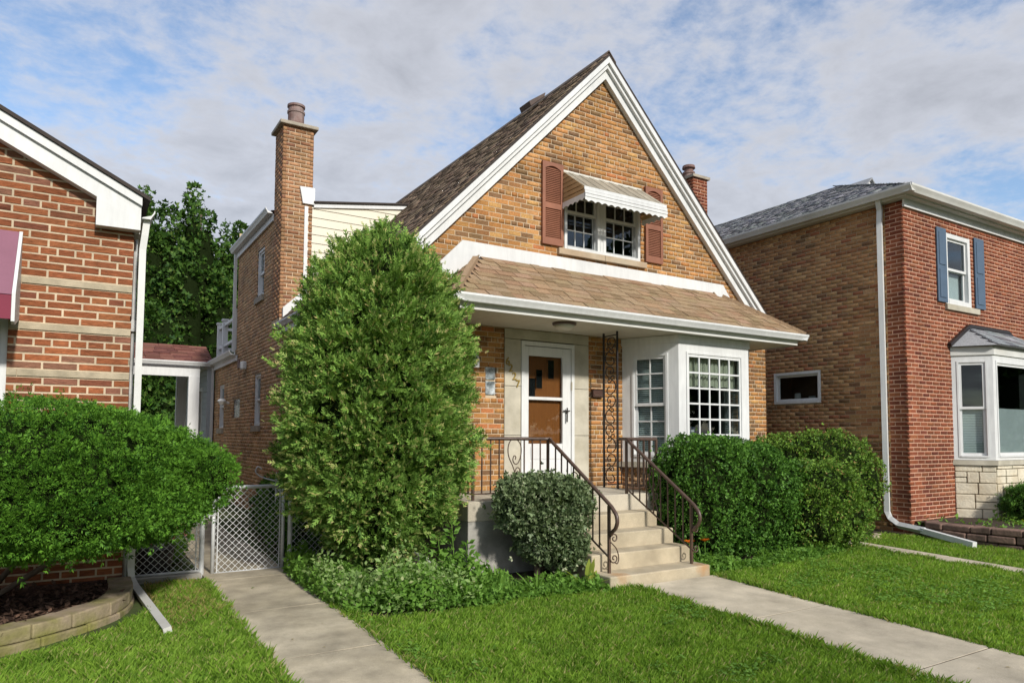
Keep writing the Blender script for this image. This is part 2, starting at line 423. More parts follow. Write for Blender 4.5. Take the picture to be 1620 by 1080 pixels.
class Pieces:
    """boxes laid on surfaces: the largest in view become objects of their own, the rest one mesh"""
    def __init__(s, name, pal, m):
        s.name, s.m = name, m
        s.meshes = [tinted_box_mesh(name, t, m) for t in pal]; s.pal = pal
        s.items = []      # (center, axes 3x3 columns, size, palette idx, owner key)
    def add(s, c, ax, size, owner, rank=1.0):
        s.items.append((Vector(c), ax, size, random.randrange(len(s.pal)), owner, rank))
    def finish(s, owners, budget, hidden=None, restname=None):
        scored = []
        for i, (c, ax, size, k, ow, rank) in enumerate(s.items):
            q = project(c); sc_ = 0
            if q and -10 < q[0] < 1630 and -10 < q[1] < 1090 and not (hidden and hidden(q)):
                nrm = ax[1]; d = (c - Vector((0, 0, CAMZ)))
                sc_ = rank * size[0] * size[2] * abs(nrm.dot(d.normalized())) / d.length_squared
            scored.append((sc_, i))
        scored.sort(reverse=True)
        chosen = {i for sc_, i in scored[:budget] if sc_ > 0}
        rest = {}
        for i, (c, ax, size, k, ow, rank) in enumerate(s.items):
            if i in chosen:
                o = bpy.data.objects.new(s.name, s.meshes[k]); col.objects.link(o)
                rot = Matrix((ax[0], ax[1], ax[2])).transposed()
                o.matrix_local = Matrix.LocRotScale(c, rot.to_quaternion(), Vector(size))
                o.parent = owners[ow]
            else:
                rest.setdefault(ow, []).append((c, ax, size, k))
        for ow, L in rest.items():
            n = len(L)
            C = np.array([tuple(x[0]) for x in L]); A = np.array([[tuple(a) for a in x[1]] for x in L]); S = np.array([x[2] for x in L])
            V = (BOXV[None] * S[:, None, :]) @ A + C[:, None, :]
            F = BOXF[None] + (np.arange(n) * 8)[:, None, None]
            T = np.repeat(np.array([s.pal[x[3]] for x in L]), 8, axis=0)
            np_mesh(restname or s.name + '_courses', V.reshape(-1, 3), F.reshape(-1, 4), s.m, owners[ow], 'stuff', T)

def lay_bricks(pc, owner, fr, z0, z1, span, holes=(), L=.203, H=.0715, j=.011, header_rows=(), proud=.0025, u_anchor=0, rank=1.0, jag=.002):
    """running bond; span(z) -> (u0,u1) of the wall at that height; holes (u0,u1,z0,z1)"""
    row = 0; z = z0
    while z < z1 - .02:
        zc = z + H / 2
        iv = span(zc)
        if iv and iv[1] > iv[0]:
            segs = [iv]
            for (a, b, c, d) in holes:
                if c < zc < d:
                    ns = []
                    for (p, q) in segs:
                        if a > p: ns.append((p, min(q, a)))
                        if b < q: ns.append((max(p, b), q))
                    segs = [x for x in ns if x[1] - x[0] > .03]
            hd = row % 6 in header_rows
            pitch = (L + j) / (2 if hd else 1)
            off = ((row % 2) * .5 + (.25 if hd else 0)) * (L + j) + random.uniform(-.01, .01)
            for (p, q) in segs:
                k = math.floor((p - u_anchor - off) / pitch)
                while True:
                    a = u_anchor + off + k * pitch; b = a + pitch - j; k += 1
                    if a > q: break
                    a2, b2 = max(a, p), min(b, q)
                    if b2 - a2 < .025: continue
                    pr = proud + random.uniform(-jag, jag)
                    ax = (fr.n.cross(Vector((0, 0, 1))), fr.n, Vector((0, 0, 1)))
                    pc.add(fr.p((a2 + b2) / 2, pr - .03, zc), ax, (b2 - a2, .06, H - j + random.uniform(-.001, .001)), owner, rank)
        z += H; row += 1

def clip_poly(poly, f):
    out = []
    for i in range(len(poly)):
        a, b = poly[i], poly[(i + 1) % len(poly)]; fa, fb = f(a), f(b)
        if fa >= 0: out.append(a)
        if (fa >= 0) != (fb >= 0):
            t = fa / (fa - fb); out.append((a[0] + (b[0] - a[0]) * t, a[1] + (b[1] - a[1]) * t))
    return out
def wall_mesh(mb, fr, u0, u1, z0, z1, holes=(), clips=(), n=0):
    us = sorted({u0, u1, *[x for h in holes for x in h[:2] if u0 < x < u1]}); zs = sorted({z0, z1, *[x for h in holes for x in h[2:] if z0 < x < z1]})
    for a, b in zip(us, us[1:]):
        for c, d in zip(zs, zs[1:]):
            m_, z_ = (a + b) / 2, (c + d) / 2
            if any(h[0] < m_ < h[1] and h[2] < z_ < h[3] for h in holes): continue
            poly = [(a, c), (b, c), (b, d), (a, d)]
            for f in clips:
                poly = clip_poly(poly, f)
                if len(poly) < 3: break
            if len(poly) >= 3:
                mb.add([fr.p(u, n, z) for u, z in poly], [tuple(range(len(poly)))])

def pane_obj(parent, fr, u0, u1, z0, z1, n, m=None):
    mb = MB(); fr.box(mb, u0, u1, n - .002, n + .002, z0, z1)
    return mb.build('pane', m or M['glass'], parent)
def sash(mb_frame, parent, fr, u0, u1, z0, z1, n, cols, rows, st=.045, mu=.016, depth=.03):
    """one sash: stiles and rails into mb_frame, muntins and panes as children"""
    fr.box(mb_frame, u0, u0 + st, n - depth, n, z0, z1); fr.box(mb_frame, u1 - st, u1, n - depth, n, z0, z1)
    fr.box(mb_frame, u0 + st, u1 - st, n - depth, n, z0, z0 + st); fr.box(mb_frame, u0 + st, u1 - st, n - depth, n, z1 - st, z1)
    a, b, c, d = u0 + st, u1 - st, z0 + st, z1 - st
    pu, pz = (b - a) / cols, (d - c) / rows
    todo = []
    for i in range(1, cols): todo.append((a + i * pu - mu / 2, a + i * pu + mu / 2, c, d, .004))
    for k in range(1, rows): todo.append((a, b, c + k * pz - mu / 2, c + k * pz + mu / 2, .007))
    panes = [(a + i * pu, a + (i + 1) * pu, c + k * pz, c + (k + 1) * pz) for i in range(cols) for k in range(rows)]
    return todo, panes, n - depth * .55
def window(parent, name, fr, u0, u1, z0, z1, sashes, casing=.05, out=.03, deep=.10, m='white', room=.6, glass=None, mu=.016):
    """casing + sashes [(u0,u1,z0,z1,n,cols,rows)]; window is a part, its panes and muntins sub-parts"""
    mb = MB()
    fr.box(mb, u0, u0 + casing, -deep, out, z0, z1); fr.box(mb, u1 - casing, u1, -deep, out, z0, z1)
    fr.box(mb, u0 + casing, u1 - casing, -deep, out - .002, z1 - casing, z1); fr.box(mb, u0 + casing, u1 - casing, -deep, out + .008, z0, z0 + casing)
    T, Pn = [], []
    for (a, b, c, d, n, cols, rows) in sashes:
        t, p, nn = sash(mb, None, fr, a, b, c, d, n, cols, rows, mu=mu)
        T += [(x, n) for x in t]; Pn += [(x, nn) for x in p]
    o = mb.build(name, M[m], parent)
    for (a, b, c, d, pr), n in T:
        q = MB(); fr.box(q, a, b, n - .026, n - .006 + pr * .3, c, d); q.build('muntin', M[m], o)
    for (a, b, c, d), n in Pn: pane_obj(o, fr, a, b, c, d, n, glass)
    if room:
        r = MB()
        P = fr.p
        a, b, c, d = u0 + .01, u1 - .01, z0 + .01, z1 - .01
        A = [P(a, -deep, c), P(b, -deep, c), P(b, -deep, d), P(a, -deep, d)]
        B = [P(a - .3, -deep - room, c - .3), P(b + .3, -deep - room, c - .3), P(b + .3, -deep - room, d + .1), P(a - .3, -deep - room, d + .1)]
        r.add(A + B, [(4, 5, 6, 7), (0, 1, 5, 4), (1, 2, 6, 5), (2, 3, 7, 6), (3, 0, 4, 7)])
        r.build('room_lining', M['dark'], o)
    return o
def blinds(parent, fr, u0, u1, z0, z1, n, pitch=.032):
    mb = MB(); z = z0
    while z < z1:
        P = fr.p
        mb.add([P(u0, n, z), P(u1, n, z), P(u1, n - .010, z + .026), P(u0, n - .010, z + .026)], [(0, 1, 2, 3)]); z += pitch
    mb.build('blind', M['blind'], parent, kind='stuff')

def spiral(c, ax, ay, r0, r1, a0, turns, n=26):
    out = []
    for i in range(n + 1):
        t = i / n; r = r0 + (r1 - r0) * t; a = a0 + turns * 2 * math.pi * t
        out.append(Vector(c) + Vector(ax) * (r * math.cos(a)) + Vector(ay) * (r * math.sin(a)))
    return out

# ------------------------------------------------------------------ foliage tools
def scatter(name, PV, PF, P, Yd, S, mat_, parent=None, kind=None, roll=None):
    """copies of a small card (y axis = growth) at points P, growing along Yd"""
    n = len(P)
    Yd = Yd / np.linalg.norm(Yd, axis=1, keepdims=True)
    a = rng.normal(size=(n, 3)) if roll is None else roll
    X = np.cross(Yd, a); X /= np.linalg.norm(X, axis=1, keepdims=True) + 1e-9
    Z = np.cross(X, Yd)
    A = np.stack([X, Yd, Z], axis=1)
    S = np.asarray(S)
    if S.ndim == 1: S = S[:, None]
    V = (PV[None] * S[:, None, :]) @ A + P[:, None, :]
    F = PF[None] + (np.arange(n) * len(PV))[:, None, None]
    return np_mesh(name, V.reshape(-1, 3), F.reshape(-1, PF.shape[1]), mat_, parent, kind)
def fan(parts):
    """parts: (x,y,angle,length,width,lift) diamonds in the xy plane"""
    V, F = [], []
    for (x, y, a, l, w, lift) in parts:
        d = np.array([math.sin(a), math.cos(a), 0]); s = np.array([d[1], -d[0], 0]); b = len(V)
        o = np.array([x, y, 0.])
        V += [o, o + d * l * .5 + s * w * .5 + (0, 0, lift), o + d * l + (0, 0, lift * .2), o + d * l * .5 - s * w * .5 + (0, 0, lift)]
        F.append((b, b + 1, b + 2, b + 3))
    return np.array(V), np.array(F)
YEW = fan([(0, t, sgn * (.8 - .3 * t), .50, .15, .06) for t in (.05, .5) for sgn in (-1, 1)] + [(0, .45, 0, .6, .15, 0)])
CED = fan([(0, 0, 0, 1, .13, .03)] + [(0, t, sg * (.72 - .3 * t), .52 - .28 * t, .12, .04) for t in (.12, .45, .72) for sg in (-1, 1)])
BRD = fan([(0, 0, 0, 1, .55, .08), (0, 0, 1.0, .85, .5, .06), (0, 0, -1.1, .8, .5, .1)])
LEAF = fan([(0, 0, 0, 1, .5, .08)])
def lumps(D, seed, k=9):
    r = np.random.default_rng(seed); out = np.zeros(len(D))
    for i in range(k):
        w = r.normal(size=3) * r.uniform(1.5, 4.5); out += np.sin(D @ w + r.uniform(0, 6.3)) / k ** .5
    return out
def unit(n):
    d = rng.normal(size=(n, 3)); return d / np.linalg.norm(d, axis=1, keepdims=True)
def box_up(D, p):
    return D if p == 2 else D / ((np.abs(D) ** p).sum(1) ** (1 / p))[:, None]
def shell(ells, n, amp=.07, thick=.16, seed=1, zmin=-9, sq=2):
    """points on the hull of a union of ellipsoids, with outward directions"""
    w = np.array([(e[1][0] * e[1][1] + e[1][1] * e[1][2] + e[1][0] * e[1][2]) for e in ells]); w = w / w.sum()
    P, N = [], []
    for i, (c, r) in enumerate(ells):
        m = int(n * w[i]); c = np.array(c); r = np.array(r)
        D = unit(m); rad = (1 + amp * lumps(D, seed + i)) * (1 - thick * rng.random(m) ** 2.2)
        Q = c + box_up(D, sq) * r * rad[:, None]; nn = (np.sign(D) * np.abs(D) ** (sq - 1)) / r; nn /= np.linalg.norm(nn, axis=1, keepdims=True)
        keep = Q[:, 2] > zmin
        for k, (c2, r2) in enumerate(ells):
            if k != i: keep &= (((Q - np.array(c2)) / np.array(r2)) ** 2).sum(1) > .58
        P.append(Q[keep]); N.append(nn[keep])
    return np.concatenate(P), np.concatenate(N)
def clumped(P, N, k, rad, flat=.8):
    """each point becomes a tuft of k sprays bulging outwards, dark gaps between tufts"""
    n = len(P)
    o = rng.normal(size=(n, k, 3)) * rad * .55 * rng.uniform(.6, 1.35, (n, 1, 1))
    nn = N[:, None, :]; out = (o * nn).sum(2, keepdims=True)
    o = o - nn * out * .55
    d2 = (o ** 2).sum(2, keepdims=True) / rad
    Q = P[:, None, :] + o - nn * d2 * flat
    D = nn + o / rad * 1.0
    return Q.reshape(-1, 3), D.reshape(-1, 3)
def core(ells, k, name, parent, seed=1, amp=.07, zmin=-9, sq=2):  # solid hull painted dark, stands in for the shade between leaves
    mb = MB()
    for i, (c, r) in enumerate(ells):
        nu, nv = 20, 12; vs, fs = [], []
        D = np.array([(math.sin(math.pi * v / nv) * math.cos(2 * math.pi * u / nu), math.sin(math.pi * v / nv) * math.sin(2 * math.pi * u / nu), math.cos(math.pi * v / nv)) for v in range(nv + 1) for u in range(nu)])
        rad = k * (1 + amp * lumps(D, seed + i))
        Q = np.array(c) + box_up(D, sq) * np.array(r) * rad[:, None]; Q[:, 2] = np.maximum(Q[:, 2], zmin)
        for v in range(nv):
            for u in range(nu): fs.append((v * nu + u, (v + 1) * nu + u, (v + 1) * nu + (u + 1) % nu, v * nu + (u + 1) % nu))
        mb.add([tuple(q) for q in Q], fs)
    return mb.build(name, M['core_shade'], parent, smooth=True)
def bush(name, label, ells, n, proto, size, m, cat='bush', amp=.07, thick=.16, seed=1, up_bias=.35, spread=.6, zmin=.0, corek=.86, base=None, stems=5, group=None, strays=0, tuft=(12, .075), sq=2):
    c0 = ells[0][0]; base = base or (c0[0], c0[1], gz(c0[1]))
    t = thing(name, label, cat, base, group)
    P, N = shell(ells, n // tuft[0], amp, thick, seed, zmin, sq)
    P, N = clumped(P, N, *tuft)
    Yd = N + np.array([0, 0, up_bias]) + rng.normal(size=P.shape) * spread
    S = size * rng.uniform(.65, 1.35, len(P))
    if strays:
        k = rng.choice(len(P), strays, replace=False); P[k] += N[k] * rng.uniform(.02, .11, (strays, 1)); S[k] *= 1.4; Yd[k] = N[k] + rng.normal(size=(strays, 3)) * .3
    scatter('foliage', proto[0], proto[1], P - 0, Yd, S, M[m], t)
    core(ells, corek, 'shade_core', t, seed, amp, zmin, sq)
    if stems:
        mb = MB()
        for i in range(stems):
            e = ells[i % len(ells)]; a = random.uniform(0, 6.28)
            q = Vector(e[0]) + Vector((math.cos(a) * e[1][0] * .5, math.sin(a) * e[1][1] * .5, 0))
            b = Vector(base) + Vector((random.uniform(-.12, .12), random.uniform(-.12, .12), -.05)); 
            mb.tube([b, b.lerp(q, .45) + Vector((0, 0, .06)), q], [.03, .022, .012], 6)
        mb.build('stem', M['bark'], t, smooth=True)
    return t

# ================================================================== SETTING: ground, walks, beds
def sheet(name, m, x0, x1, ys, dz=0.0, kind='structure', parent=None):
    mb = MB()
    for a, b in zip(ys, ys[1:]):
        mb.add([(x0, a, gz(a) + dz), (x1, a, gz(a) + dz), (x1, b, gz(b) + dz), (x0, b, gz(b) + dz)], [(0, 1, 2, 3)])
    return mb.build(name, m, parent, kind=kind)
sheet('ground', M['lawnbase'], -300, 300, [-300, -12, -4, 0, 3, 6, 9.5, 300])

def walk(name, m, x0, x1, y0, y1, slab, th=.06, top=.03, skew=0, gap=.012):
    root = bpy.data.objects.new(name, None); col.objects.link(root); root['kind'] = 'structure'
    k = 0; y = y1
    while y > y0:
        a, b = y - slab + gap, y
        dx0, dx1 = skew * (y1 - a), skew * (y1 - b)
        tilt = random.uniform(-.004, .004)
        mb = MB()
        mb.hexa([(x0 + dx0, a, gz(a) + top - th), (x1 + dx0, a, gz(a) + top - th), (x1 + dx1, b, gz(b) + top - th), (x0 + dx1, b, gz(b) + top - th),
                 (x0 + dx0, a, gz(a) + top + tilt), (x1 + dx0, a, gz(a) + top - tilt), (x1 + dx1, b, gz(b) + top), (x0 + dx1, b, gz(b) + top)])
        o = mb.build('slab', m, root, bevel=.003)
        q = MB(); q.box(x0 + dx0 + .01, x1 + dx0 - .01, a - gap - .004, a + .004, gz(a) + top - .03, gz(a) + top - .004); q.build('joint', M['soil'], root)
        y -= slab
    return root
walk('side_walk', M['walk_side'], 1.285, 2.15, -6, 22.4, 1.42)
walk('front_walk', M['walk'], 5.25, 6.47, -6, 5.93, 1.5, skew=-.016)
walk('neighbour_walk', M['walk'], 10.02, 10.42, -6, 6.75, 1.5)
sheet('pavement', M['walk'], -60, 80, [-9.5, -8], .02)
sheet('road', mat('asphalt', (.055, .055, .055), .9, .2, 8, .4, 120), -60, 80, [-22, -12.2], -.10)

def bed(name, m, pts, top=.02):
    mb = MB(); n = len(pts)
    mb.add([(x, y, gz(y) + top) for x, y in pts], [tuple(range(n))])
    return mb.build(name, m, kind='structure')
bed('planting_bed', M['soil'], [(2.16, 8.5), (2.16, 6.6), (2.35, 6.15), (3.05, 6.1), (4.05, 6.12), (4.9, 5.95), (5.2, 5.95), (5.2, 8.55)], .012)
bed('hedge_bed', M['soil'], [(6.5, 8.5), (6.5, 6.2), (7.6, 6.05), (9.0, 6.25), (9.98, 6.45), (9.98, 8.5)], .012)
bed('gangway_soil', M['soil'], [(10.45, 18), (10.45, 6.9), (12.1, 6.9), (12.1, 18)], .010)

# lawn of single blades
def lawn_points(polys, dens):
    out = []
    for poly in polys:
        xs = [p[0] for p in poly]; ys = [p[1] for p in poly]
        n = int((max(xs) - min(xs)) * (max(ys) - min(ys)) * dens)
        Q = np.c_[rng.uniform(min(xs), max(xs), n), rng.uniform(min(ys), max(ys), n)]
        ins = np.zeros(n, bool)
        for i in range(len(poly)):
            (x1, y1), (x2, y2) = poly[i], poly[(i + 1) % len(poly)]
            c = ((y1 > Q[:, 1]) != (y2 > Q[:, 1]))
            with np.errstate(divide='ignore', invalid='ignore'):
                xi = (x2 - x1) * (Q[:, 1] - y1) / (y2 - y1) + x1
            ins ^= c & (Q[:, 0] < xi)
        out.append(Q[ins])
    return np.concatenate(out)
def blades(name, label, polys, dens, h=.050, m='grass', w=.0046, edge=0):
    Q = lawn_points(polys, dens)
    # keep what the camera can plausibly see (a wide cone) to save memory
    d = Q @ np.array([sy, cy]); s_ = Q @ np.array([cy, -sy])
    Q = Q[(d > .8) & (np.abs(s_) < 1.15 * d + 1.5)]
    d = Q @ np.array([sy, cy])
    n = len(Q)
    patch = lumps(np.c_[Q * 1.3, np.zeros(n)], 5) * .6 + lumps(np.c_[Q * 4, np.zeros(n)], 6) * .6 + lumps(np.c_[Q * 9, np.zeros(n)], 7) * .5
    hh = h * rng.uniform(.55, 1.35, n) * np.clip(1 + .24 * patch, .5, 1.5)
    ww = w * rng.uniform(.7, 1.25, n) * np.clip(d / 5, .75, 1.6)
    az = rng.uniform(0, 6.283, n); lean = rng.uniform(.1, .85, n) * hh
    gzv = -.027 * (7.5 - np.clip(Q[:, 1], -12, 9.5))
    B = np.c_[Q, gzv]
    dx = np.c_[np.cos(az), np.sin(az), np.zeros(n)]; sd = np.c_[-np.sin(az), np.cos(az), np.zeros(n)]
    V = np.empty((n, 5, 3))
    V[:, 0] = B - sd * ww[:, None] / 2; V[:, 1] = B + sd * ww[:, None] / 2
    mid = B + dx * (lean * .35)[:, None]; mid[:, 2] += hh * .6
    V[:, 2] = mid + sd * ww[:, None] * .42; V[:, 3] = mid - sd * ww[:, None] * .42
    V[:, 4] = B + dx * lean[:, None]; V[:, 4, 2] += hh * .97
    # two triangles per blade, bent at the middle
    V = V[:, [0, 1, 2, 4]]
    F = np.array([(0, 1, 2), (0, 2, 3)])[None] + (np.arange(n) * 4)[:, None, None]
    o = np_mesh(name, V.reshape(-1, 3), F.reshape(-1, 3), M[m], None, 'stuff')
    return tag(o, label, 'grass', kind='stuff')
POLY_MID = [(2.17, 1.0), (5.24, 1.0), (5.24, 5.95), (4.9, 5.92), (4.05, 6.05), (3.05, 6.02), (2.4, 6.05), (2.17, 6.5)]
POLY_LEFT = [(-1.5, 2.5), (1.27, 2.5), (1.27, 8.3), (.75, 8.3), (.72, 7.4), (.30, 6.75), (-.1, 6.5), (-.6, 6.25), (-1.5, 6.1)]
POLY_RIGHT = [(6.36, 1.5), (10.0, 1.5), (10.0, 6.45), (9.0, 6.2), (7.6, 6.0), (6.55, 6.15), (6.49, 5.9)]
POLY_FAR = [(10.44, 2.5), (14.5, 2.5), (14.5, 4.6), (12.0, 5.0), (11.9, 6.3), (11.7, 6.9), (10.44, 6.9)]
blades('lawn_grass', 'short green lawn grass between the two concrete walks', [POLY_MID], 9000)
blades('lawn_grass', 'sunlit lawn grass in front of the dark clipped hedge', [POLY_RIGHT], 5600)
blades('lawn_grass', 'longer lawn grass along the curved block wall', [POLY_LEFT], 8500, .056)
blades('lawn_grass', 'lawn grass by the red brick house beyond the thin walk', [POLY_FAR], 3000)

EDGES = [[(5.15, 1.2), (5.29, 1.2), (5.27, 5.9), (5.13, 5.9)], [(6.37, 1.6), (6.50, 1.6), (6.56, 5.9), (6.44, 5.9)], [(1.20, 2.6), (1.31, 2.6), (1.31, 8.3), (1.20, 8.3)], [(2.12, 1.2), (2.24, 1.2), (2.24, 6.9), (2.12, 6.9)], [(9.94, 2), (10.05, 2), (10.05, 6.4), (9.94, 6.4)]]
def clover(label, polys, dens):
    Q = lawn_points(polys, dens)
    pt = lumps(np.c_[Q * 1.1, np.zeros(len(Q))], 25) + .6 * lumps(np.c_[Q * 3, np.zeros(len(Q))], 26)
    Q = Q[pt > .35]
    P3 = np.c_[Q, -.027 * (7.5 - np.clip(Q[:, 1], -12, 9.5)) + rng.uniform(.03, .075, len(Q))]
    o = scatter('lawn_clover', BRD[0], BRD[1], P3, np.c_[rng.normal(size=(len(Q), 2)), rng.uniform(.0, .5, len(Q))], rng.uniform(.016, .034, len(Q)), M['weed'], None, 'stuff', roll=np.tile([[0., 0, 1]], (len(Q), 1)) + rng.normal(size=(len(Q), 3)) * .3)
    tag(o, label, 'clover', kind='stuff')
clover('patches of clover in the lawn between the walks', [POLY_MID], 1500)
clover('patches of clover in the lawn before the hedge', [POLY_RIGHT], 900)
blades('rough_edge_grass', 'longer rough grass hanging over the walk edges', EDGES, 5200, .066, 'grass_edge', .0055)
blades('dry_grass', 'dry tan grass patch by the splayed downspout end', [[(.72, 6.5), (1.22, 6.9), (1.2, 8.4), (.7, 8.4), (.66, 7.3)]], 2600, .06, 'drygrass')
# ================================================================== MAIN HOUSE
XC, XL, XR, YF, YB = 6.98, 3.17, 10.79, 8.57, 17.35
ZR, SL = 7.62, 1.03                      # ridge height of the roof surface and its slope
def roofz(x): return ZR - SL * abs(x - XC)
house = thing('brick_house', 'tan brick house with steep white trimmed front gable and porch roof', 'house', (XC, YF, 0))
F0 = Fr((0, YF, 0), (1, 0, 0), (0, -1, 0))
ZP = .855                                # porch floor
bk_main = Pieces('brick', palette([((.40, .195, .066), 4), ((.35, .155, .052), 3), ((.44, .24, .092), 3), ((.26, .13, .052), 2), ((.19, .105, .052), 1.1), ((.41, .165, .058), 1.5)], 30), M['brick'])
H_DOOR = (5.18, 6.68, .7, 3.12)
H_BAY = (7.36, 9.64, 1.16, 3.2)
H_ATT = (6.225, 7.74, 4.43, 5.56)
H_GB = (4.875, 5.055, 2.17, 2.60)
f_holes = [H_DOOR, H_BAY, H_ATT, H_GB]
below_rake = lambda x: roofz(x) - .16
mb = MB()
cl = [lambda p: (ZR - .12 - SL * (p[0] - XC)) - p[1], lambda p: (ZR - .12 + SL * (p[0] - XC)) - p[1]]
wall_mesh(mb, F0, XL, XR, -.3, 7.6, f_holes, cl)
front_wall = mb.build('front_wall', M['mortar_tan'], house)
def gable_span(z):
    half = (ZR - .14 - z) / SL
    return (max(XL, XC - half), min(XR, XC + half)) if half > .03 else None
lay_bricks(bk_main, 'front', F0, ZP - 12 * .0715 - .004, 7.45, gable_span, f_holes, header_rows=(5,))
# side walls (left one seen between the houses)
FL = Fr((XL, 0, 0), (0, 1, 0), (-1, 0, 0)); FRt = Fr((XR, 0, 0), (0, 1, 0), (1, 0, 0)); FBk = Fr((0, 20.0, 0), (1, 0, 0), (0, 1, 0))
YD = 13.16                               # front of the raised rear part (dormer front)
W1, W2, W3 = (14.62, 15.22, 1.80, 2.85), (18.6, 19.3, 1.77, 2.87), (14.55, 15.2, 4.42, 5.42)
GB2 = (16.65, 17.42, 2.01, 2.42)
l_holes = [W1, W2, W3, GB2]
mb = MB()
wall_mesh(mb, FL, YF, YD, -.3, 3.72); wall_mesh(mb, FL, YD, 17.2, -.3, 5.78, [W1, W3, GB2]); wall_mesh(mb, FL, 17.2, 20.0, -.3, 3.42, [W2, GB2])
side_wall = mb.build('side_wall', M['mortar_tan'], house)
bk_chim = Pieces('brick', palette([((.34, .175, .088), 4), ((.30, .145, .070), 3), ((.38, .205, .105), 2), ((.24, .12, .064), 2)], 20), M['brick'])
bk_side = Pieces('brick', palette([((.49, .295, .155), 4), ((.45, .26, .132), 3), ((.53, .33, .18), 2), ((.37, .22, .12), 2), ((.30, .19, .11), 1)], 26), M['brick'])
lay_bricks(bk_side, 'side', FL, .0, 5.76, lambda z: (YF + .01, 20.0) if z < 3.42 else ((YF + .01, 17.2) if z < 3.7 else (YD, 17.2)), l_holes, u_anchor=.03, jag=.002)
mb = MB(); wall_mesh(mb, FRt, YF, YB, -.3, 3.72); wall_mesh(mb, FBk, XL, XR, -.3, 3.42)
wall_mesh(mb, Fr((0, 17.2, 0), (1, 0, 0), (0, 1, 0)), XL, 5.9, 3.4, 6.3)
wall_mesh(mb, Fr((0, YB, 0), (1, 0, 0), (0, 1, 0)), XL, XR, 3.4, 7.6, [], cl)
mb.build('rear_wall', M['mortar_tan'], house)

# roof
PAL_ROOF = palette([((.20, .145, .105), 3), ((.225, .165, .12), 3), ((.175, .125, .092), 2)], 16)
mb = MB()
RY0, RY1, XE = 8.40, YB + .15, 3.88
for s_ in (-1, 1):
    a = (XC, RY0, ZR); b = (XC + s_ * XE, RY0, ZR - SL * XE)
    if s_ < 0:
        mb.prism([a, b, (b[0], b[1], b[2] - .05), (a[0], a[1], a[2] - .05)], (0, YD - RY0, 0))
        xk = 5.6; mb.prism([(XC, YD, ZR), (xk, YD, roofz(xk)), (xk, YD, roofz(xk) - .05), (XC, YD, ZR - .05)], (0, RY1 - YD, 0))
    else:
        mb.prism([a, b, (b[0], b[1], b[2] - .05), (a[0], a[1], a[2] - .05)], (0, RY1 - RY0, 0))
roof = mb.build('roof', M['roofbase'], house)
sh_roof = Pieces('shingle', PAL_ROOF, M['shingle'])
def lay_shingles(pc, owner, o, u, dn, length_fn, rows, expo, wmin, wmax, th=.012, rank=1.0):
    """courses from the eave up: o = eave start, u along the eave, dn = unit vector down the slope"""
    u, dn = Vector(u).normalized(), Vector(dn).normalized()
    nrm = u.cross(dn)
    if nrm.z < 0: nrm = -nrm
    for r in range(rows):
        a, b = length_fn(r)
        x = a - random.uniform(0, wmax * .6)
        while x < b:
            w = random.uniform(wmin, wmax); x0, x1 = max(x, a), min(x + w - .006, b); x += w
            if x1 - x0 < .03: continue
            t = th * random.choice((.7, 1, 1.35)); hgt = expo * 1.25
            up_ = -dn
            tilt = (up_ * 1.0 - nrm * (th / expo) * .8).normalized()
            n2 = (nrm + up_ * (th / expo) * .8).normalized()
            c = Vector(o) + u * ((x0 + x1) / 2) + up_ * (r * expo + hgt / 2) + nrm * (.006 + t / 2)
            ax0 = tilt; ax = (n2.cross(tilt) * -1, n2, tilt)
            ax = (n2.cross(tilt), n2, tilt)
            if ax[0].cross(ax[1]).dot(ax[2]) < 0: ax = (-ax[0], ax[1], ax[2])
            pc.add(c, ax, (x1 - x0, t, hgt), owner, rank)
dl = Vector((-1, 0, -SL)).normalized()
nrow = int(XE * math.hypot(1, SL) / .145)
lay_shingles(sh_roof, 'roof', (XC - XE, RY0, ZR - SL * XE), (0, 1, 0), dl, lambda r: (0, (YD - .03 if XC - XE + r * .145 / math.hypot(1, SL) < 5.66 else RY1) - RY0), nrow, .145, .16, .34)
dr = Vector((1, 0, -SL)).normalized()
mb = MB()
for i in range(4):      # right slope, out of sight: plain courses
    x0 = XC + XE * i / 4; x1 = XC + XE * (i + 1) / 4
    mb.add([(x0, RY0, roofz(x0) + .012), (x0, RY1, roofz(x0) + .012), (x1, RY1, roofz(x1) + .012), (x1, RY0, roofz(x1) + .012)], [(0, 1, 2, 3)])
mb.build('roof_course', mat('plain_shingle', (.12, .085, .065), .95, .3, 40), roof)
mb = MB()
for k in range(26):
    y = RY0 + k * (RY1 - RY0) / 26; d = (RY1 - RY0) / 26
    mb.prism([(XC, y, ZR + .035), (XC - .14, y, ZR - .13), (XC - .14, y, ZR - .10), (XC, y, ZR + .055), (XC + .14, y, ZR - .10), (XC + .14, y, ZR - .13)], (0, d * .97, 0))
mb.build('ridge_cap', mat('ridge_shingle', (.10, .075, .06), .95, .3, 40), roof)
mb = MB(); vx = XC - .42; vz = roofz(vx)
mb.prism([(vx - .16, 9.75, vz - .02), (vx + .12, 9.75, vz + .22), (vx + .14, 9.75, vz + .30), (vx - .20, 9.75, vz + .06)], (0, .32, 0))
mb.build('roof_vent', mat('vent_brown', (.08, .055, .045), .6, .2, 10), roof, bevel=.01)

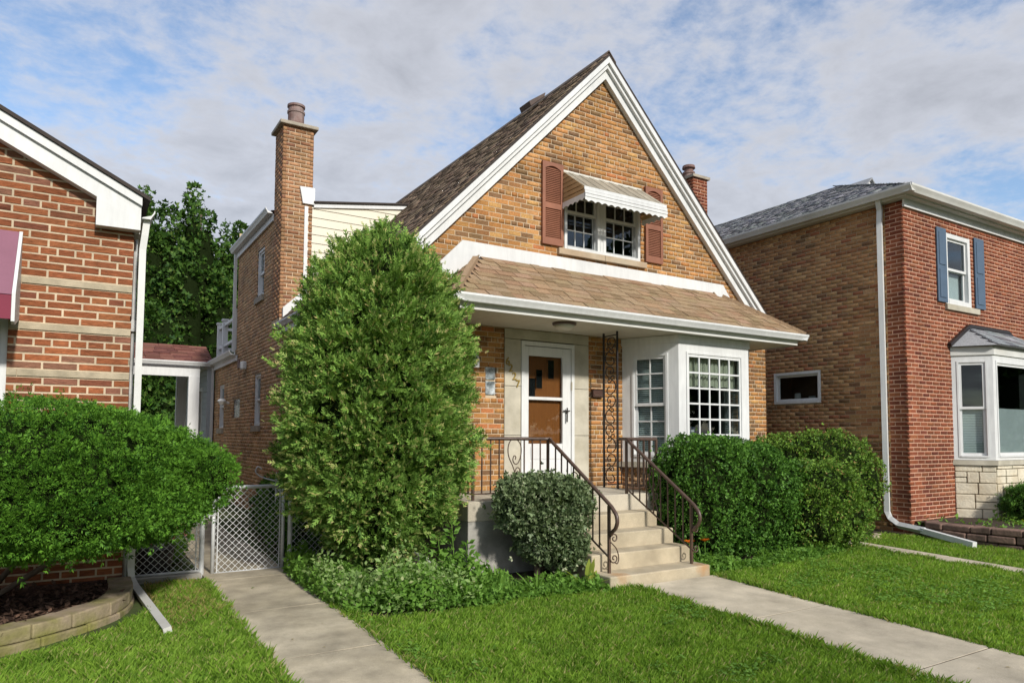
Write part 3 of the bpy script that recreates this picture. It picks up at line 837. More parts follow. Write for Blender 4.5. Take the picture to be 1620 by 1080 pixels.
# rake boards: three stepped strips on each slope of the gable
def rake(name, off0, off1, y0, y1, m='white'):
    for s_ in (-1, 1):
        xe = XE - .02
        p = [(XC, ZR - off0), (XC + s_ * xe, ZR - off0 - SL * xe), (XC + s_ * xe, ZR - off1 - SL * xe), (XC, ZR - off1)]
        mb = MB(); mb.prism([(x, y0, z) for x, z in p], (0, y1 - y0, 0)); mb.build(name, M[m], house)
rake('rake_board', .052, .150, 8.395, 8.56)
rake('rake_molding', .153, .225, 8.435, 8.56)
rake('rake_frieze', .228, .375, 8.485, 8.563)
# left eave of the front part: fascia and gutter, ends at the raised part
def gutter_profile(u, n):   # K-style profile points (out, z)
    return [(0, 0), (.085, 0), (.10, .03), (.125, .07), (.125, .095), (.115, .095), (.115, .08), (.09, .04), (.01, .012)]
def gutter(name, fr, u0, u1, z, parent, m='alu', sc_=1.0):
    mb = MB(); pr = [(a * sc_, b * sc_) for a, b in gutter_profile(0, 0)]
    mb.prism([fr.p(u0, a, z + b) for a, b in pr], fr.u * (u1 - u0))
    return mb.build(name, M[m], parent)
ze = ZR - SL * XE
FE = Fr((XC - XE + .06, 0, 0), (0, 1, 0), (-1, 0, 0))
gutter('gutter', FE, 8.42, YD - .05, ze - .10, house)
mb = MB(); mb.box(XC - XE + .02, XC - XE + .058, 8.5, YD, ze - .2, ze - .02)
mb.build('eave_soffit', M['white'], house)
# right eave
FE2 = Fr((XC + XE - .06, 0, 0), (0, 1, 0), (1, 0, 0))
gutter('gutter', FE2, 8.42, YB, ze - .10, house)
mb = MB(); mb.box(XC + XE - .058, XC + XE - .02, 8.5, YB, ze - .2, ze - .02)
mb.build('eave_soffit', M['white'], house)

# raised rear part: cream lap siding front, shed roof, gutter
FD = Fr((0, YD, 0), (1, 0, 0), (0, -1, 0))
def shed(x): return 5.88 + .155 * (x - XL)
mb = MB()
mb.add([(3.2, YD + .02, 3.5), (5.75, YD + .02, 6.2), (5.75, YD + .02, 6.27), (3.2, YD + .02, shed(3.2) - .02)], [(0, 1, 2, 3)])
dormer = mb.build('dormer_front', M['cream'], house)
z = 3.75
while z < 6.3:
    z1 = z + .163
    mbp = [(3.62, z), (5.80, z), (5.80, z1), (3.62, z1)]
    poly = clip_poly(clip_poly(mbp, lambda p: p[1] - (roofz(p[0]) + .03)), lambda p: (shed(p[0]) - .07) - p[1])
    if len(poly) >= 3:
        vs = [(x, YD - .004 - .016 * (z1 - zz_) / .163, zz_) for x, zz_ in poly]; n_ = len(vs)
        b = MB(); b.add(vs + [(x, YD + .018, zz_) for x, _, zz_ in vs], [tuple(range(n_)), tuple(range(n_, 2 * n_))[::-1]] + [(i, n_ + i, n_ + (i + 1) % n_, (i + 1) % n_) for i in range(n_)])
        b.build('siding_board', M['cream'], dormer)
    z = z1
mb = MB(); mb.box(3.56, 3.625, YD - .035, YD + .01, 3.95, shed(3.6) - .06); mb.build('corner_trim', M['white'], dormer)
mb = MB(); mb.prism([(3.73, YD - .05, shed(3.73) - .085), (5.78, YD - .05, shed(5.78) - .085), (5.78, YD - .05, shed(5.78) - .005), (3.73, YD - .05, shed(3.73) - .005)], (0, .05, 0)); mb.build('rake_trim', M['white'], dormer)
mb = MB()
for xa, xb_, ya in ((3.722, 5.85, YD - .09), (3.1, 3.72, 13.75)): mb.prism([(xa, ya, shed(xa)), (xb_, ya, shed(xb_)), (xb_, ya, shed(xb_) + .03), (xa, ya, shed(xa) + .03)], (0, 17.4 - ya, 0))
mb.build('shed_roof', M['roofbase'], dormer)
# sloped white flashing board where the chimney and dormer meet the roof, and a small one by the chimney
mb = MB(); q = [(3.19, 3.62), (3.60, 4.04), (3.60, 4.32), (3.19, 3.93)]
mb.prism([(x, YD - .10, zz_) for x, zz_ in q], (0, .085, 0)); mb.build('flashing_board', M['white'], house)
mb = MB(); q = [(3.52, 5.93), (3.74, 5.93), (3.74, 6.25), (3.46, 6.24)]
mb.prism([(x, YD - .06, zz_) for x, zz_ in q], (0, .052, 0)); mb.build('flashing_board', M['white'], house)
FU = Fr((XL, 0, 0), (0, 1, 0), (-1, 0, 0))
gutter('gutter', Fr((XL - .05, 0, 0), (0, 1, 0), (-1, 0, 0)), 13.72, 17.35, 5.83, house, sc_=1.1)
mb = MB(); mb.box(XL - .045, XL - .012, 13.75, 17.3, 5.70, 5.83); mb.build('fascia', M['white'], house)
gutter('gutter', Fr((XL - .06, 0, 0), (0, 1, 0), (-1, 0, 0)), 17.0, 20.1, 3.43, house, sc_=1.1)
mb = MB(); mb.box(XL - .055, XL - .012, 17.0, 20.1, 3.30, 3.43); mb.build('fascia', M['white'], house)
mb = MB(); mb.box(XL - .02, XR, 17.2, 20.1, 3.42, 3.46); mb.build('deck_roof', M['roofbase'], house)
def downspout(parent, path, w=.075, d=.055, m='white', name='downspout'):
    mb = MB(); mb.tube(path, math.hypot(w, d) / 2 * .98, 4)
    return mb.build(name, M[m], parent)
downspout(house, [(XL - .06, 17.25, 5.80), (XL - .06, 17.25, 3.52)])
downspout(house, [(XL - .06, 20.02, 3.40), (XL - .06, 20.02, .05)])
downspout(house, [(3.40, 8.45, .34), (3.62, 7.55, .10), (3.70, 7.2, .02)], .08, .06, 'white_old', 'downspout_extension')
# rear deck railing above the flat roof
mb_posts = [(XL + .08, 17.55), (XL + .08, 19.2), (XL + .08, 19.95), (XL - .02 + .1, 20.9)]
for (px_, py_) in mb_posts[:3]:
    mb = MB(); mb.box(px_ - .06, px_ + .06, py_ - .06, py_ + .06, 3.46, 4.52); mb.box(px_ - .08, px_ + .08, py_ - .08, py_ + .08, 4.52, 4.57); mb.build('deck_post', M['white'], house)
for zr in (4.38, 3.85):
    mb = MB(); mb.box(XL + .05, XL + .11, 17.55, 19.95, zr, zr + .07); mb.box(XL + .11, XL + 1.6, 19.92, 19.98, zr, zr + .07); mb.build('deck_rail', M['white'], house)
# side windows
def dh(u0, u1, z0, z1, n=-.05, cols=1, rows=1, cs=.05):
    zm = (z0 + z1) / 2
    return [(u0 + cs, u1 - cs, zm - .02, z1 - cs, n, cols, rows), (u0 + cs, u1 - cs, z0 + cs, zm + .02, n - .035, cols, rows)]
for W in (W1, W2, W3):
    w_ = window(house, 'side_window', FL, W[0], W[1], W[2], W[3], dh(*W), out=-.02, deep=.14)
    b_ = MB(); FL.box(b_, W[0] - .05, W[1] + .05, -.14, .045, W[2] - .12, W[2] - .003); b_.build('sill', M['chimcap'], w_)
g_ = MB(); FL.box(g_, *GB2[:2], -.09, -.02, *GB2[2:]); gb2 = g_.build('glass_block_window', mat('glass_block_grey', (.16, .19, .20), .15, .3, 9, .5, 20, spec=.6), house)
b_ = MB(); FL.box(b_, 15.98, 16.16, 0, .12, 3.02, 3.2); b_.build('dryer_vent', M['white'], house, bevel=.03)
b_ = MB(); FL.box(b_, 16.75, 16.9, 0, .03, 3.12, 3.32); b_.build('wall_grille', M['clay'], house)
b_ = MB(); b_.tube([(XL - .0, 17.9, 2.36), (XL - .14, 17.9, 2.4)], .03, 8); b_.lathe([(.05, 0), (.11, .09), (.06, .14)], (XL - .17, 17.9, 2.32), 10); b_.build('wall_lamp', M['white'], house)

# chimney
CX0, CX1, CY0, CY1, CZ = XL - .03, 3.71, YD - .02, 13.74, 7.36
mb = MB(); mb.box(CX0 + .008, CX1 - .008, CY0 + .008, CY1 - .008, 3.6, CZ)
chim = mb.build('chimney', M['mortar_tan'], house)
for fr_, sp_ in ((Fr((0, CY0 + .008, 0), (1, 0, 0), (0, -1, 0)), (CX0, CX1)), (Fr((CX0 + .008, 0, 0), (0, 1, 0), (-1, 0, 0)), (CY0, CY1)), (Fr((CX1 - .008, 0, 0), (0, 1, 0), (1, 0, 0)), (CY0, CY1))):
    lay_bricks(bk_chim, 'chim', fr_, 3.75, CZ, lambda z, sp_=sp_: sp_, u_anchor=.05, jag=.002)
mb = MB(); mb.box(CX0 - .07, CX1 + .07, CY0 - .07, CY1 + .07, CZ, CZ + .07); mb.build('chimney_cap', M['chimcap'], chim, bevel=.015)
mb = MB(); mb.lathe([(.15, 0), (.15, .30), (.165, .31), (.165, .35), (.14, .36), (.14, .42), (.165, .43), (.165, .47), (.13, .48)], ((CX0 + CX1) / 2 + .02, 13.45, CZ + .07), 18); mb.build('flue', M['clay'], chim)

# ---- porch pent roof
GY, GZ_, EX0, EX1 = 7.40, 3.30, 3.80, 10.34        # gutter line
FYb, SOF = 7.50, 3.15                              # fascia plane, soffit height
HX0, HX1, HZ = 4.73, 9.41, 4.10                    # top corners at the wall
YT = YF - .02
mb = MB()
A, B_ = (EX0, GY, GZ_), (EX1, GY, GZ_); C, D = (HX1, YT, HZ), (HX0, YT, HZ)
E1, E2 = (EX0, YT, GZ_), (EX1, YT, GZ_)
mb.add([A, B_, C, D, E1, E2], [(0, 1, 2, 3), (0, 3, 4), (1, 5, 2), (0, 4, 5, 1)])
proof = mb.build('porch_roof', M['roofbase'], house)
PAL_P = palette([((.285, .195, .118), 3), ((.32, .222, .138), 3), ((.245, .165, .098), 2), ((.355, .255, .165), 1)], 22, .06)
sh_p = Pieces('shingle', PAL_P, M['shingle'])
dn = Vector((0, GY - YT, GZ_ - HZ)); ln = dn.length
NR = 9; ex = (ln - .02) / NR
lay_shingles(sh_p, 'proof', (0, GY, GZ_), (1, 0, 0), dn, lambda r: (EX0 + (HX0 - EX0) * min(1, (r + 1.15) / NR), EX1 + (HX1 - EX1) * min(1, (r + 1.15) / NR)) if r < NR - 1 else (HX0 + .03, HX1 - .03), NR, ex, .15, .31, .011)
# hip ends
for (ex_, hx_, s_) in ((EX0, HX0, -1), (EX1, HX1, 1)):
    dv = Vector((ex_ - hx_, 0, GZ_ - HZ)); l2 = dv.length; n2_ = 8
    lay_shingles(sh_p, 'proof', (ex_, GY, GZ_), (0, 1, 0), dv, lambda r, n2_=n2_: ((YT - GY) * min(.97, (r + 1.2) / n2_), YT - GY), n2_, (l2 - .02) / n2_, .2, .34, .012, .25)
    mb = MB()
    for k in range(7):
        a = Vector((ex_, GY, GZ_)).lerp(Vector((hx_, YT, HZ)), k / 8); b = Vector((ex_, GY, GZ_)).lerp(Vector((hx_, YT, HZ)), (k + 1) / 8 + .02)
        mb.tube([a + Vector((0, 0, .012)), b + Vector((0, 0, .018))], .055, 4)
    mb.build('hip_cap', M['shingle'] if False else mat('hip_shingle', (.30, .205, .125), .95, .3, 40), proof)
# white trim band on the wall above the porch roof
mb = MB()
T0 = [(4.46, 4.31), (9.68, 4.31)]
mb.prism([(4.49, YF - .03, 4.30), (9.66, YF - .03, 4.28), (9.46, YF - .03, 4.07), (4.69, YF - .03, 4.09)], (0, .028, 0))
mb.build('trim_band', M['white'], house)
mb = MB(); mb.prism([(4.49, YF - .032, 4.302), (4.695, YF - .032, 4.092), (3.99, YF - .032, 3.47), (3.66, YF - .032, 3.47)], (0, .029, 0)); mb.build('trim_band', M['white'], house)
mb = MB(); mb.prism([(9.66, YF - .032, 4.282), (9.95, YF - .032, 3.92), (9.80, YF - .032, 3.86), (9.46, YF - .032, 4.072)], (0, .029, 0)); mb.build('trim_band', M['white'], house)
# soffit of planks, fascia, gutter
x = EX0 + .14; sf = MB(); sf.box(EX0 + .12, EX1 - .12, FYb, YF - .001, SOF + .02, SOF + .03); sfo = sf.build('soffit', M['soffit'], house)
while x < EX1 - .16:
    mb = MB(); mb.box(x, min(x + .298, EX1 - .14), FYb + .01, YF - .004, SOF, SOF + .018); mb.build('soffit_panel', M['soffit'], sfo); x += .302
mb = MB(); mb.box(EX0 + .10, EX1 - .10, FYb - .02, FYb, SOF - .012, SOF + .16); mb.box(EX0 + .10, EX0 + .12, FYb, YF, SOF - .012, SOF + .16); mb.box(EX1 - .12, EX1 - .10, FYb, YF, SOF - .012, SOF + .16)
mb.build('fascia', M['white_old'], house)
gutter('porch_gutter', Fr((0, FYb - .021, 0), (1, 0, 0), (0, -1, 0)), EX0 - .04, EX1 + .04, GZ_ - .085, house, 'white', 1.0)
for s_, xx in ((-1, EX0 + .10), (1, EX1 - .10)):
    gutter('porch_gutter', Fr((xx, 0, 0), (0, 1, 0), (s_, 0, 0)), FYb - .14, YF - .01, GZ_ - .086, house, 'white', 1.0)
# porch light
mb = MB(); mb.lathe([(.165, 0), (.165, -.025), (.15, -.035)][::-1], (5.66, 7.78, SOF), 24); lp = mb.build('porch_light', M['iron'], house, smooth=False)
mb = MB(); mb.lathe([(.03, -.105), (.09, -.095), (.125, -.07), (.145, -.034)], (5.66, 7.78, SOF), 24); mb.build('light_diffuser', mat('frosted_glass', (.60, .58, .50), .4, .03, 4), lp, smooth=True)

# ---- limestone door surround of separate blocks
def blk(name, u0, u1, z0, z1, n=.018, m='limestone', parent=house):
    b = MB(); F0.box(b, u0, u1, -.12, n, z0, z1); return b.build(name, M[m], parent, bevel=.004)
zs_ = [ZP, 1.62, 2.32, 2.995]
b_ = MB(); F0.box(b_, 5.185, 6.675, -.16, -.10, ZP, 3.11); surround = b_.build('door_surround', M['limestone'], house)
for a, b in zip(zs_, zs_[1:]):
    blk('stone_block', 5.18, 5.452, a + .003, b - .003, parent=surround); blk('stone_block', 6.40, 6.68, a + .003, b - .003, parent=surround)
blk('stone_block', 5.18, 6.68, 2.998, 3.14, parent=surround)
b_ = MB(); F0.box(b_, 5.35, 6.5, -.1, .06, ZP - .01, ZP + .035); b_.build('door_sill', M['limestone'], surround)
# storm door and wooden door behind it
b_ = MB()
F0.box(b_, 5.455, 5.51, -.10, .035, ZP + .03, 2.98); F0.box(b_, 6.345, 6.398, -.10, .035, ZP + .03, 2.98); F0.box(b_, 5.51, 6.345, -.10, .033, 2.92, 2.98)
b_.build('door_frame', M['white'], house)
b_ = MB()
F0.box(b_, 5.515, 5.585, -.03, .02, ZP + .04, 2.91); F0.box(b_, 6.19, 6.34, -.03, .02, ZP + .04, 2.91)
F0.box(b_, 5.585, 6.19, -.03, .02, 2.775, 2.91); F0.box(b_, 5.585, 6.19, -.028, .018, 2.135, 2.18); F0.box(b_, 5.585, 6.19, -.03, .015, ZP + .04, 1.50)
sdoor = b_.build('storm_door', M['white'], house, bevel=.004)
for (a, b) in ((1.0, 1.24), (1.27, 1.45)):
    b_ = MB(); F0.box(b_, 5.62, 6.155, .0152, .022, ZP + a - .85, ZP + b - .85); b_.build('door_panel', M['white'], sdoor, bevel=.005)
DG = glass_mat('door_glass', .022, (.86, .88, .88))
pane_obj(sdoor, F0, 5.585, 6.19, 2.18, 2.775, -.01, DG); pane_obj(sdoor, F0, 5.585, 6.19, 1.50, 2.135, -.01, DG)
b_ = MB(); b_.tube([F0.p(6.245, .055, 1.82), F0.p(6.245, .06, 2.03)], .011, 8); b_.tube([F0.p(6.18, .05, 1.985), F0.p(6.30, .05, 1.985)], .009, 8); b_.tube([F0.p(6.245, .015, 1.95), F0.p(6.245, .06, 1.95)], .01, 6); b_.build('door_handle', M['black'], sdoor)
b_ = MB(); F0.box(b_, 6.335, 6.352, .03, .045, 2.30, 2.42); b_.build('doorbell', M['limestone'], house)
b_ = MB(); F0.box(b_, 5.50, 6.35, -.095, -.055, ZP + .03, 2.93); wdoor = b_.build('wooden_door', M['wood'], house)
for (xa, za) in ((5.62, 2.16), (5.745, 2.29), (5.955, 2.44)):
    b_ = MB(); F0.box(b_, xa - .005, xa + .135, -.056, -.046, za, za + .31); fo = b_.build('light_frame', M['wood'], wdoor)
    b_ = MB(); F0.box(b_, xa + .012, xa + .118, -.047, -.044, za + .018, za + .292); b_.build('door_light', mat('dark_light', (.012, .014, .015), .12, .1, 4, spec=.6), wdoor)
# house number, glass block, mailbox
for ch, x_, z_ in (('6', 5.215, 2.63), ('2', 5.265, 2.535), ('2', 5.325, 2.42), ('7', 5.385, 2.315)):
    cu = bpy.data.curves.new('house_number', 'FONT'); cu.body = ch; cu.size = .15; cu.offset = .002; cu.extrude = .006; cu.align_x = 'CENTER'
    cu.materials.append(M['brass'])
    tmp = bpy.data.objects.new('digit_curve', cu); col.objects.link(tmp); bpy.context.view_layer.update()
    me = bpy.data.meshes.new_from_object(tmp.evaluated_get(bpy.context.evaluated_depsgraph_get())); me.name = 'house_number'
    bpy.data.objects.remove(tmp)
    o = bpy.data.objects.new('house_number', me); col.objects.link(o)
    o.location = (x_ + .012, YF - .026, z_ - .01); o.rotation_euler = (math.radians(90), 0, 0); attach(o, house)
GBM = mat('wavy_glass_block', (.16, .19, .20), .12, .7, 16, 1.0, 14, spec=.9, c2=(.50, .54, .56))
b_ = MB(); F0.box(b_, H_GB[0], H_GB[1], -.08, -.03, H_GB[2], H_GB[3]); gb = b_.build('glass_block_window', M['mortar_tan'], house)
for k in range(2):
    b_ = MB(); F0.box(b_, H_GB[0] + .012, H_GB[1] - .012, -.06, -.012, H_GB[2] + .012 + k * .212, H_GB[2] + .206 + k * .212); b_.build('glass_block', GBM, gb, bevel=.012)
b_ = MB(); F0.box(b_, 6.735, 6.945, .008, .055, 2.205, 2.325); mbx = b_.build('mailbox', mat('mailbox_brown', (.07, .035, .025), .5, .2, 9), house, bevel=.008)
b_ = MB(); F0.box(b_, 6.76, 6.92, .0555, .062, 2.225, 2.245); F0.box(b_, 6.73, 6.95, .003, .068, 2.322, 2.332); b_.build('mail_flap', M['iron'], mbx)
b_ = MB(); b_.lathe([(.05, -.08), (.06, .02), (.035, .09), (.015, .12)], (4.66, YF - .11, 2.62), 10); b_.tube([(4.66, YF, 2.68), (4.66, YF - .10, 2.74)], .015, 6); b_.build('wall_lantern', M['alu_old'], house)

# ---- bay window
bay = MB()
PA, PB, PC, PD = Vector((7.36, YF, 0)), Vector((7.72, 7.70, 0)), Vector((9.28, 7.70, 0)), Vector((9.64, YF, 0))
def face(a, b):
    u = (b - a); n = Vector((u.y, -u.x, 0)).normalized()
    return Fr(a, u, n), u.length
f1, l1 = face(PA, PB); f2, l2 = face(PB, PC); f3, l3 = face(PC, PD)
BZ0, BZ1 = 1.22, SOF - .002
mb = MB()
bw = {}
for k, (f_, l_, (a, b, z0, z1)) in enumerate(((f1, l1, (.17, .77, 1.30, 2.88)), (f2, l2, (.155, 1.40, 1.33, 2.90)), (f3, l3, (.17, .77, 1.30, 2.88)))):
    f_.box(mb, 0, a, -.06, 0, BZ0, BZ1); f_.box(mb, b, l_, -.06, 0, BZ0, BZ1); f_.box(mb, a, b, -.06, 0, BZ0, z0); f_.box(mb, a, b, -.06, 0, z1, BZ1)
    bw[k] = (f_, a, b, z0, z1)
bayo = mb.build('bay_window', M['white'], house)
mb = MB()
for f_, l_ in ((f1, l1), (f2, l2), (f3, l3)): f_.box(mb, -.012, l_ + .012, .001, .02, 3.03, BZ1 - .003)
mb.build('bay_frieze', M['white'], bayo)
mb = MB()
ring = [PA, PB, PC, PD]
mb.prism([(p.x + o_[0], p.y + o_[1], 1.14) for p, o_ in zip(ring, ((-.08, 0), (-.05, -.07), (.05, -.07), (.08, 0)))], (0, 0, .078)); mb.build('bay_sill', M['limestone'], bayo)
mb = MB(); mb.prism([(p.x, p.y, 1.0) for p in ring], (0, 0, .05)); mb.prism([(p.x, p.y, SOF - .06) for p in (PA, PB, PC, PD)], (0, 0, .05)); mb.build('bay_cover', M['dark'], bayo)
for f_, l_ in ((f1, l1), (f2, l2), (f3, l3)):
    mb = MB(); wall_mesh(mb, f_, 0, l_, -.2, 1.135); o_ = mb.build('bay_base', M['mortar_tan'], house)
    lay_bricks(bk_side, 'bay%.1f' % l_, f_, -.02, 1.13, lambda z, l_=l_: (0.0, l_)); bw['own%.1f' % l_] = o_
f_, a, b, z0, z1 = bw[0]
zm = 2.10
wA = window(house, 'window', f_, a, b, z0, z1, [(a + .035, b - .035, zm - .02, z1 - .035, -.005, 2, 3), (a + .035, b - .035, z0 + .035, zm + .022, -.04, 2, 3)], .036, .012, .07, room=0, mu=.02)
blinds(wA, f_, a + .06, b - .06, z0 + .05, z1 - .04, -.085)
f_, a, b, z0, z1 = bw[1]
wB = window(house, 'picture_window', f_, a, b, z0, z1, [(a + .02, b - .02, z0 + .03, z1 - .03, .0, 5, 6)], .03, .015, .07, room=0, mu=.026)
f_, a, b, z0, z1 = bw[2]
wC = window(house, 'window', f_, a, b, z0, z1, [(a + .035, b - .035, zm - .02, z1 - .035, -.005, 2, 3), (a + .035, b - .035, z0 + .035, zm + .022, -.04, 2, 3)], .036, .012, .07, room=0, mu=.02)
blinds(wC, f_, a + .06, b - .06, z0 + .05, z1 - .04, -.085)
mb = MB()      # valance curtain in the picture window, pleated
vs, fs = [], []
for i in range(121):
    u_ = .19 + i * (1.16 / 120); wv = .018 * math.sin(i * .75) + .008 * math.sin(i * 2.1)
    vs += [f2.p(u_, -.13 + wv, 2.9), f2.p(u_, -.13 + wv * 1.2, 2.39 + .012 * math.sin(i * .21))]
for i in range(120): fs.append((2 * i, 2 * i + 2, 2 * i + 3, 2 * i + 1))
mb.add(vs, fs); mb.build('curtain', M['curtain'], wB, smooth=True)
mb = MB(); f2.box(mb, .20, .39, -.06, -.056, 1.40, 1.76); stk = mb.build('window_sticker', mat('navy_print', (.012, .022, .06), .5, .1, 5), wB)
mb = MB()
for i in range(2):
    for k in range(3): f2.box(mb, .225 + i * .082, .285 + i * .082, -.0555, -.0535, 1.56 + k * .062, 1.59 + k * .062)
mb.build('sticker_print', M['white'], wB)
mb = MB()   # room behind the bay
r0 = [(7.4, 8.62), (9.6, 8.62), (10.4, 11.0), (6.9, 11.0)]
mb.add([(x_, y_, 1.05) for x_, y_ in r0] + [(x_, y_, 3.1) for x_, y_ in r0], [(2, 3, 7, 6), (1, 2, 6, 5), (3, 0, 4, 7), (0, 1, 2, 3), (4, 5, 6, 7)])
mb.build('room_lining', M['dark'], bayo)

# ---- attic window with shutters and metal awning
u0, u1, z0, z1 = H_ATT
um0, um1 = 6.862, 7.03
zm = 5.03
aw_s = []
for (a, b) in ((u0 + .045, um0 + .01), (um1 - .01, u1 - .045)):
    aw_s += [(a, b, zm - .02, z1 - .04, -.03, 3, 2), (a, b, z0 + .04, zm + .02, -.06, 3, 2)]
attic = window(house, 'attic_window', F0, u0, u1, z0, z1, aw_s, .05, .02, .12, mu=.014)
b_ = MB(); F0.box(b_, um0, um1, -.12, .018, z0 + .05, z1 - .05); F0.box(b_, um0 + .05, um0 + .06, .018, .026, z0 + .05, z1 - .05); F0.box(b_, um1 - .06, um1 - .05, .018, .026, z0 + .05, z1 - .05); b_.build('mullion', M['white'], attic)
b_ = MB()   # grey screen frames over the lower sashes
for (a, b) in ((u0 + .05, um0), (um1, u1 - .05)):
    for q in ((a, a + .03, z0 + .05, zm), (b - .03, b, z0 + .05, zm), (a + .03, b - .03, z0 + .05, z0 + .085), (a + .03, b - .03, zm - .03, zm)): F0.box(b_, q[0], q[1], -.055, -.035, q[2], q[3])
b_.build('screen_frame', mat('screen_grey', (.30, .31, .31), .5, .1, 8), attic)
for (a, b, mm) in ((6.10, 6.98, 'sill_tan'), (6.985, 7.85, 'sill_tan')):
    b_ = MB(); F0.box(b_, a, b, -.12, .06, 4.335, 4.428); b_.build('stone_sill', M[mm], attic, bevel=.005)
def shutter(u0, u1, z0, z1):
    b_ = MB(); st = .05; zmid = z0 + (z1 - z0) * .47
    F0.box(b_, u0, u0 + st, .012, .05, z0, z1); F0.box(b_, u1 - st, u1, .012, .05, z0, z1)
    F0.box(b_, u0 + st, u1 - st, .012, .048, z0, z0 + .10); F0.box(b_, u0 + st, u1 - st, .012, .048, zmid - .04, zmid + .04)
    n_ = 10; P = F0.p; a, b = u0 + st, u1 - st     # arched top rail
    for i in range(n_):
        t0, t1 = i / n_, (i + 1) / n_; xa, xb = a + (b - a) * t0, a + (b - a) * t1
        h0, h1 = z1 - .10 + .045 * math.sin(math.pi * t0), z1 - .10 + .045 * math.sin(math.pi * t1)
        b_.hexa([P(xa, .048, h0), P(xb, .048, h1), P(xb, .012, h1), P(xa, .012, h0), P(xa, .048, z1), P(xb, .048, z1), P(xb, .012, z1), P(xa, .012, z1)])
    F0.box(b_, a, b, .0085, .014, z0 + .05, z1 - .02)
    o = b_.build('shutter', M['shutter'], house)
    me = None
    for (c, d) in ((z0 + .10, zmid - .04), (zmid + .04, z1 - .075)):
        k = int((d - c) / .027)
        for i in range(k):
            zc = c + (i + .5) * (d - c) / k
            if me is None:
                q = MB(); q.hexa([P(a, .040, -.014), P(b, .040, -.014), P(b, .036, -.018), P(a, .036, -.018), P(a, .020, .013), P(b, .020, .013), P(b, .015, .010), P(a, .015, .010)])
                so = q.build('slat', M['shutter'], o); me = so.data; so.location = (0, 0, zc)
            else:
                so = bpy.data.objects.new('slat', me); col.objects.link(so); so.parent = o; so.location = (0, 0, zc)
shutter(5.805, 6.185, 4.45, 5.70)
shutter(7.84, 8.215, 4.45, 5.70)
# awning
AX0, AX1, AYb, AYf, AZt, AZf, AZv = 6.19, 7.765, YF - .012, 8.0, 5.625, 5.215, 5.085
b_ = MB(); F0.box(b_, AX0, AX1, .001, .03, AZt - .03, AZt + .015); awn = b_.build('awning', M['whitemetal'], house)
nsl = 16
for i in range(nsl):                                     # stepped roof panels running front to back
    a, b = AX0 + (AX1 - AX0) * i / nsl, AX0 + (AX1 - AX0) * (i + 1) / nsl; h_ = .007 if i % 2 else 0
    q = MB(); q.hexa([(a, AYf, AZf + h_ - .01), (b, AYf, AZf + h_ - .01), (b, AYb, AZt + h_ - .01), (a, AYb, AZt + h_ - .01), (a, AYf, AZf + h_), (b, AYf, AZf + h_), (b, AYb, AZt + h_), (a, AYb, AZt + h_)])
    q.build('awning_slat', mat('awning_tan_roof', (.34, .305, .235), .6, .22, 9, stretch=(6, 1, 1), weather=.2) if i == 0 else bpy.data.materials['awning_tan_roof'], awn)
for xs_, s_ in ((AX0, -1), (AX1, 1)):                    # side slats, horizontal
    for i in range(7):
        za, zb = AZv + .03 + i * .073, AZv + .03 + (i + 1) * .073 - .008
        fy = lambda z_: AYf if z_ < AZf else AYf + (AYb - AYf) * (z_ - AZf) / (AZt - AZf)
        if za > AZt - .03: break
        zb = min(zb, AZt - .01)
        xo = xs_ + s_ * .006
        q = MB(); q.hexa([(xo, fy(za), za), (xo + s_ * .012, fy(za), za), (xo + s_ * .012, AYb, za), (xo, AYb, za), (xo, fy(zb), zb), (xo + s_ * .004, fy(zb), zb), (xo + s_ * .004, AYb, zb), (xo, AYb, zb)])
        q.build('side_slat', M['tanmetal'], awn)
for (k, zt, zb, yo) in ((0, AZf + .005, AZf - .045, .0), (1, AZf - .055, AZf - .098, -.016), (2, AZf - .108, AZf - .15, -.022)):
    q = MB(); q.box(AX0 - .02, AX1 + .02, AYf + yo - .012, AYf + yo, zb, zt); q.build('front_band', M['white'], awn)
def scallop(p0, p1, ztop, drop, nn, nrm):
    q = MB(); vs, fs = [], []; m_ = nn * 6
    p0, p1 = Vector(p0), Vector(p1); nrm = Vector(nrm)
    for i in range(m_ + 1):
        t = i / m_; p = p0.lerp(p1, t); zz_ = ztop - drop + .028 * abs(math.cos(math.pi * t * nn))
        for o_ in (0, .006): vs += [p + nrm * o_ + Vector((0, 0, ztop)), p + nrm * o_ + Vector((0, 0, zz_))]
    for i in range(m_):
        b = i * 4; fs += [(b, b + 1, b + 5, b + 4), (b + 2, b + 6, b + 7, b + 3), (b + 1, b + 3, b + 7, b + 5)]
    q.add(vs, fs); return q.build('valance', M['white'], awn)
scallop((AX0 - .02, AYf - .02, 0), (AX1 + .02, AYf - .02, 0), AZf - .148, .075, 13, (0, -1, 0))
scallop((AX0 - .021, AYf - .02, 0), (AX0 - .021, AYb, 0), AZv + .03, .10, 5, (-1, 0, 0))
scallop((AX1 + .015, AYf - .02, 0), (AX1 + .015, AYb, 0), AZv + .03, .10, 5, (1, 0, 0))

# brick and shingle budgets: the pieces that show largest are objects of their own
def hid_main(q):
    x, y = q
    return (((x - 595) / 158) ** 2 + ((y - 620) / 262) ** 2 < 1) or (x > 1030 and y > 690) or (780 < x < 940 and y > 745)
bk_main.finish({'front': front_wall}, 300, hid_main)
bk_chim.finish({'chim': chim}, 0)
bk_side.finish({'side': side_wall, **{k[3:] and 'bay' + k[3:]: v for k, v in bw.items() if isinstance(k, str)}}, 0)
sh_p.finish({'proof': proof}, 300, None)
sh_roof.finish({'roof': roof}, 0)

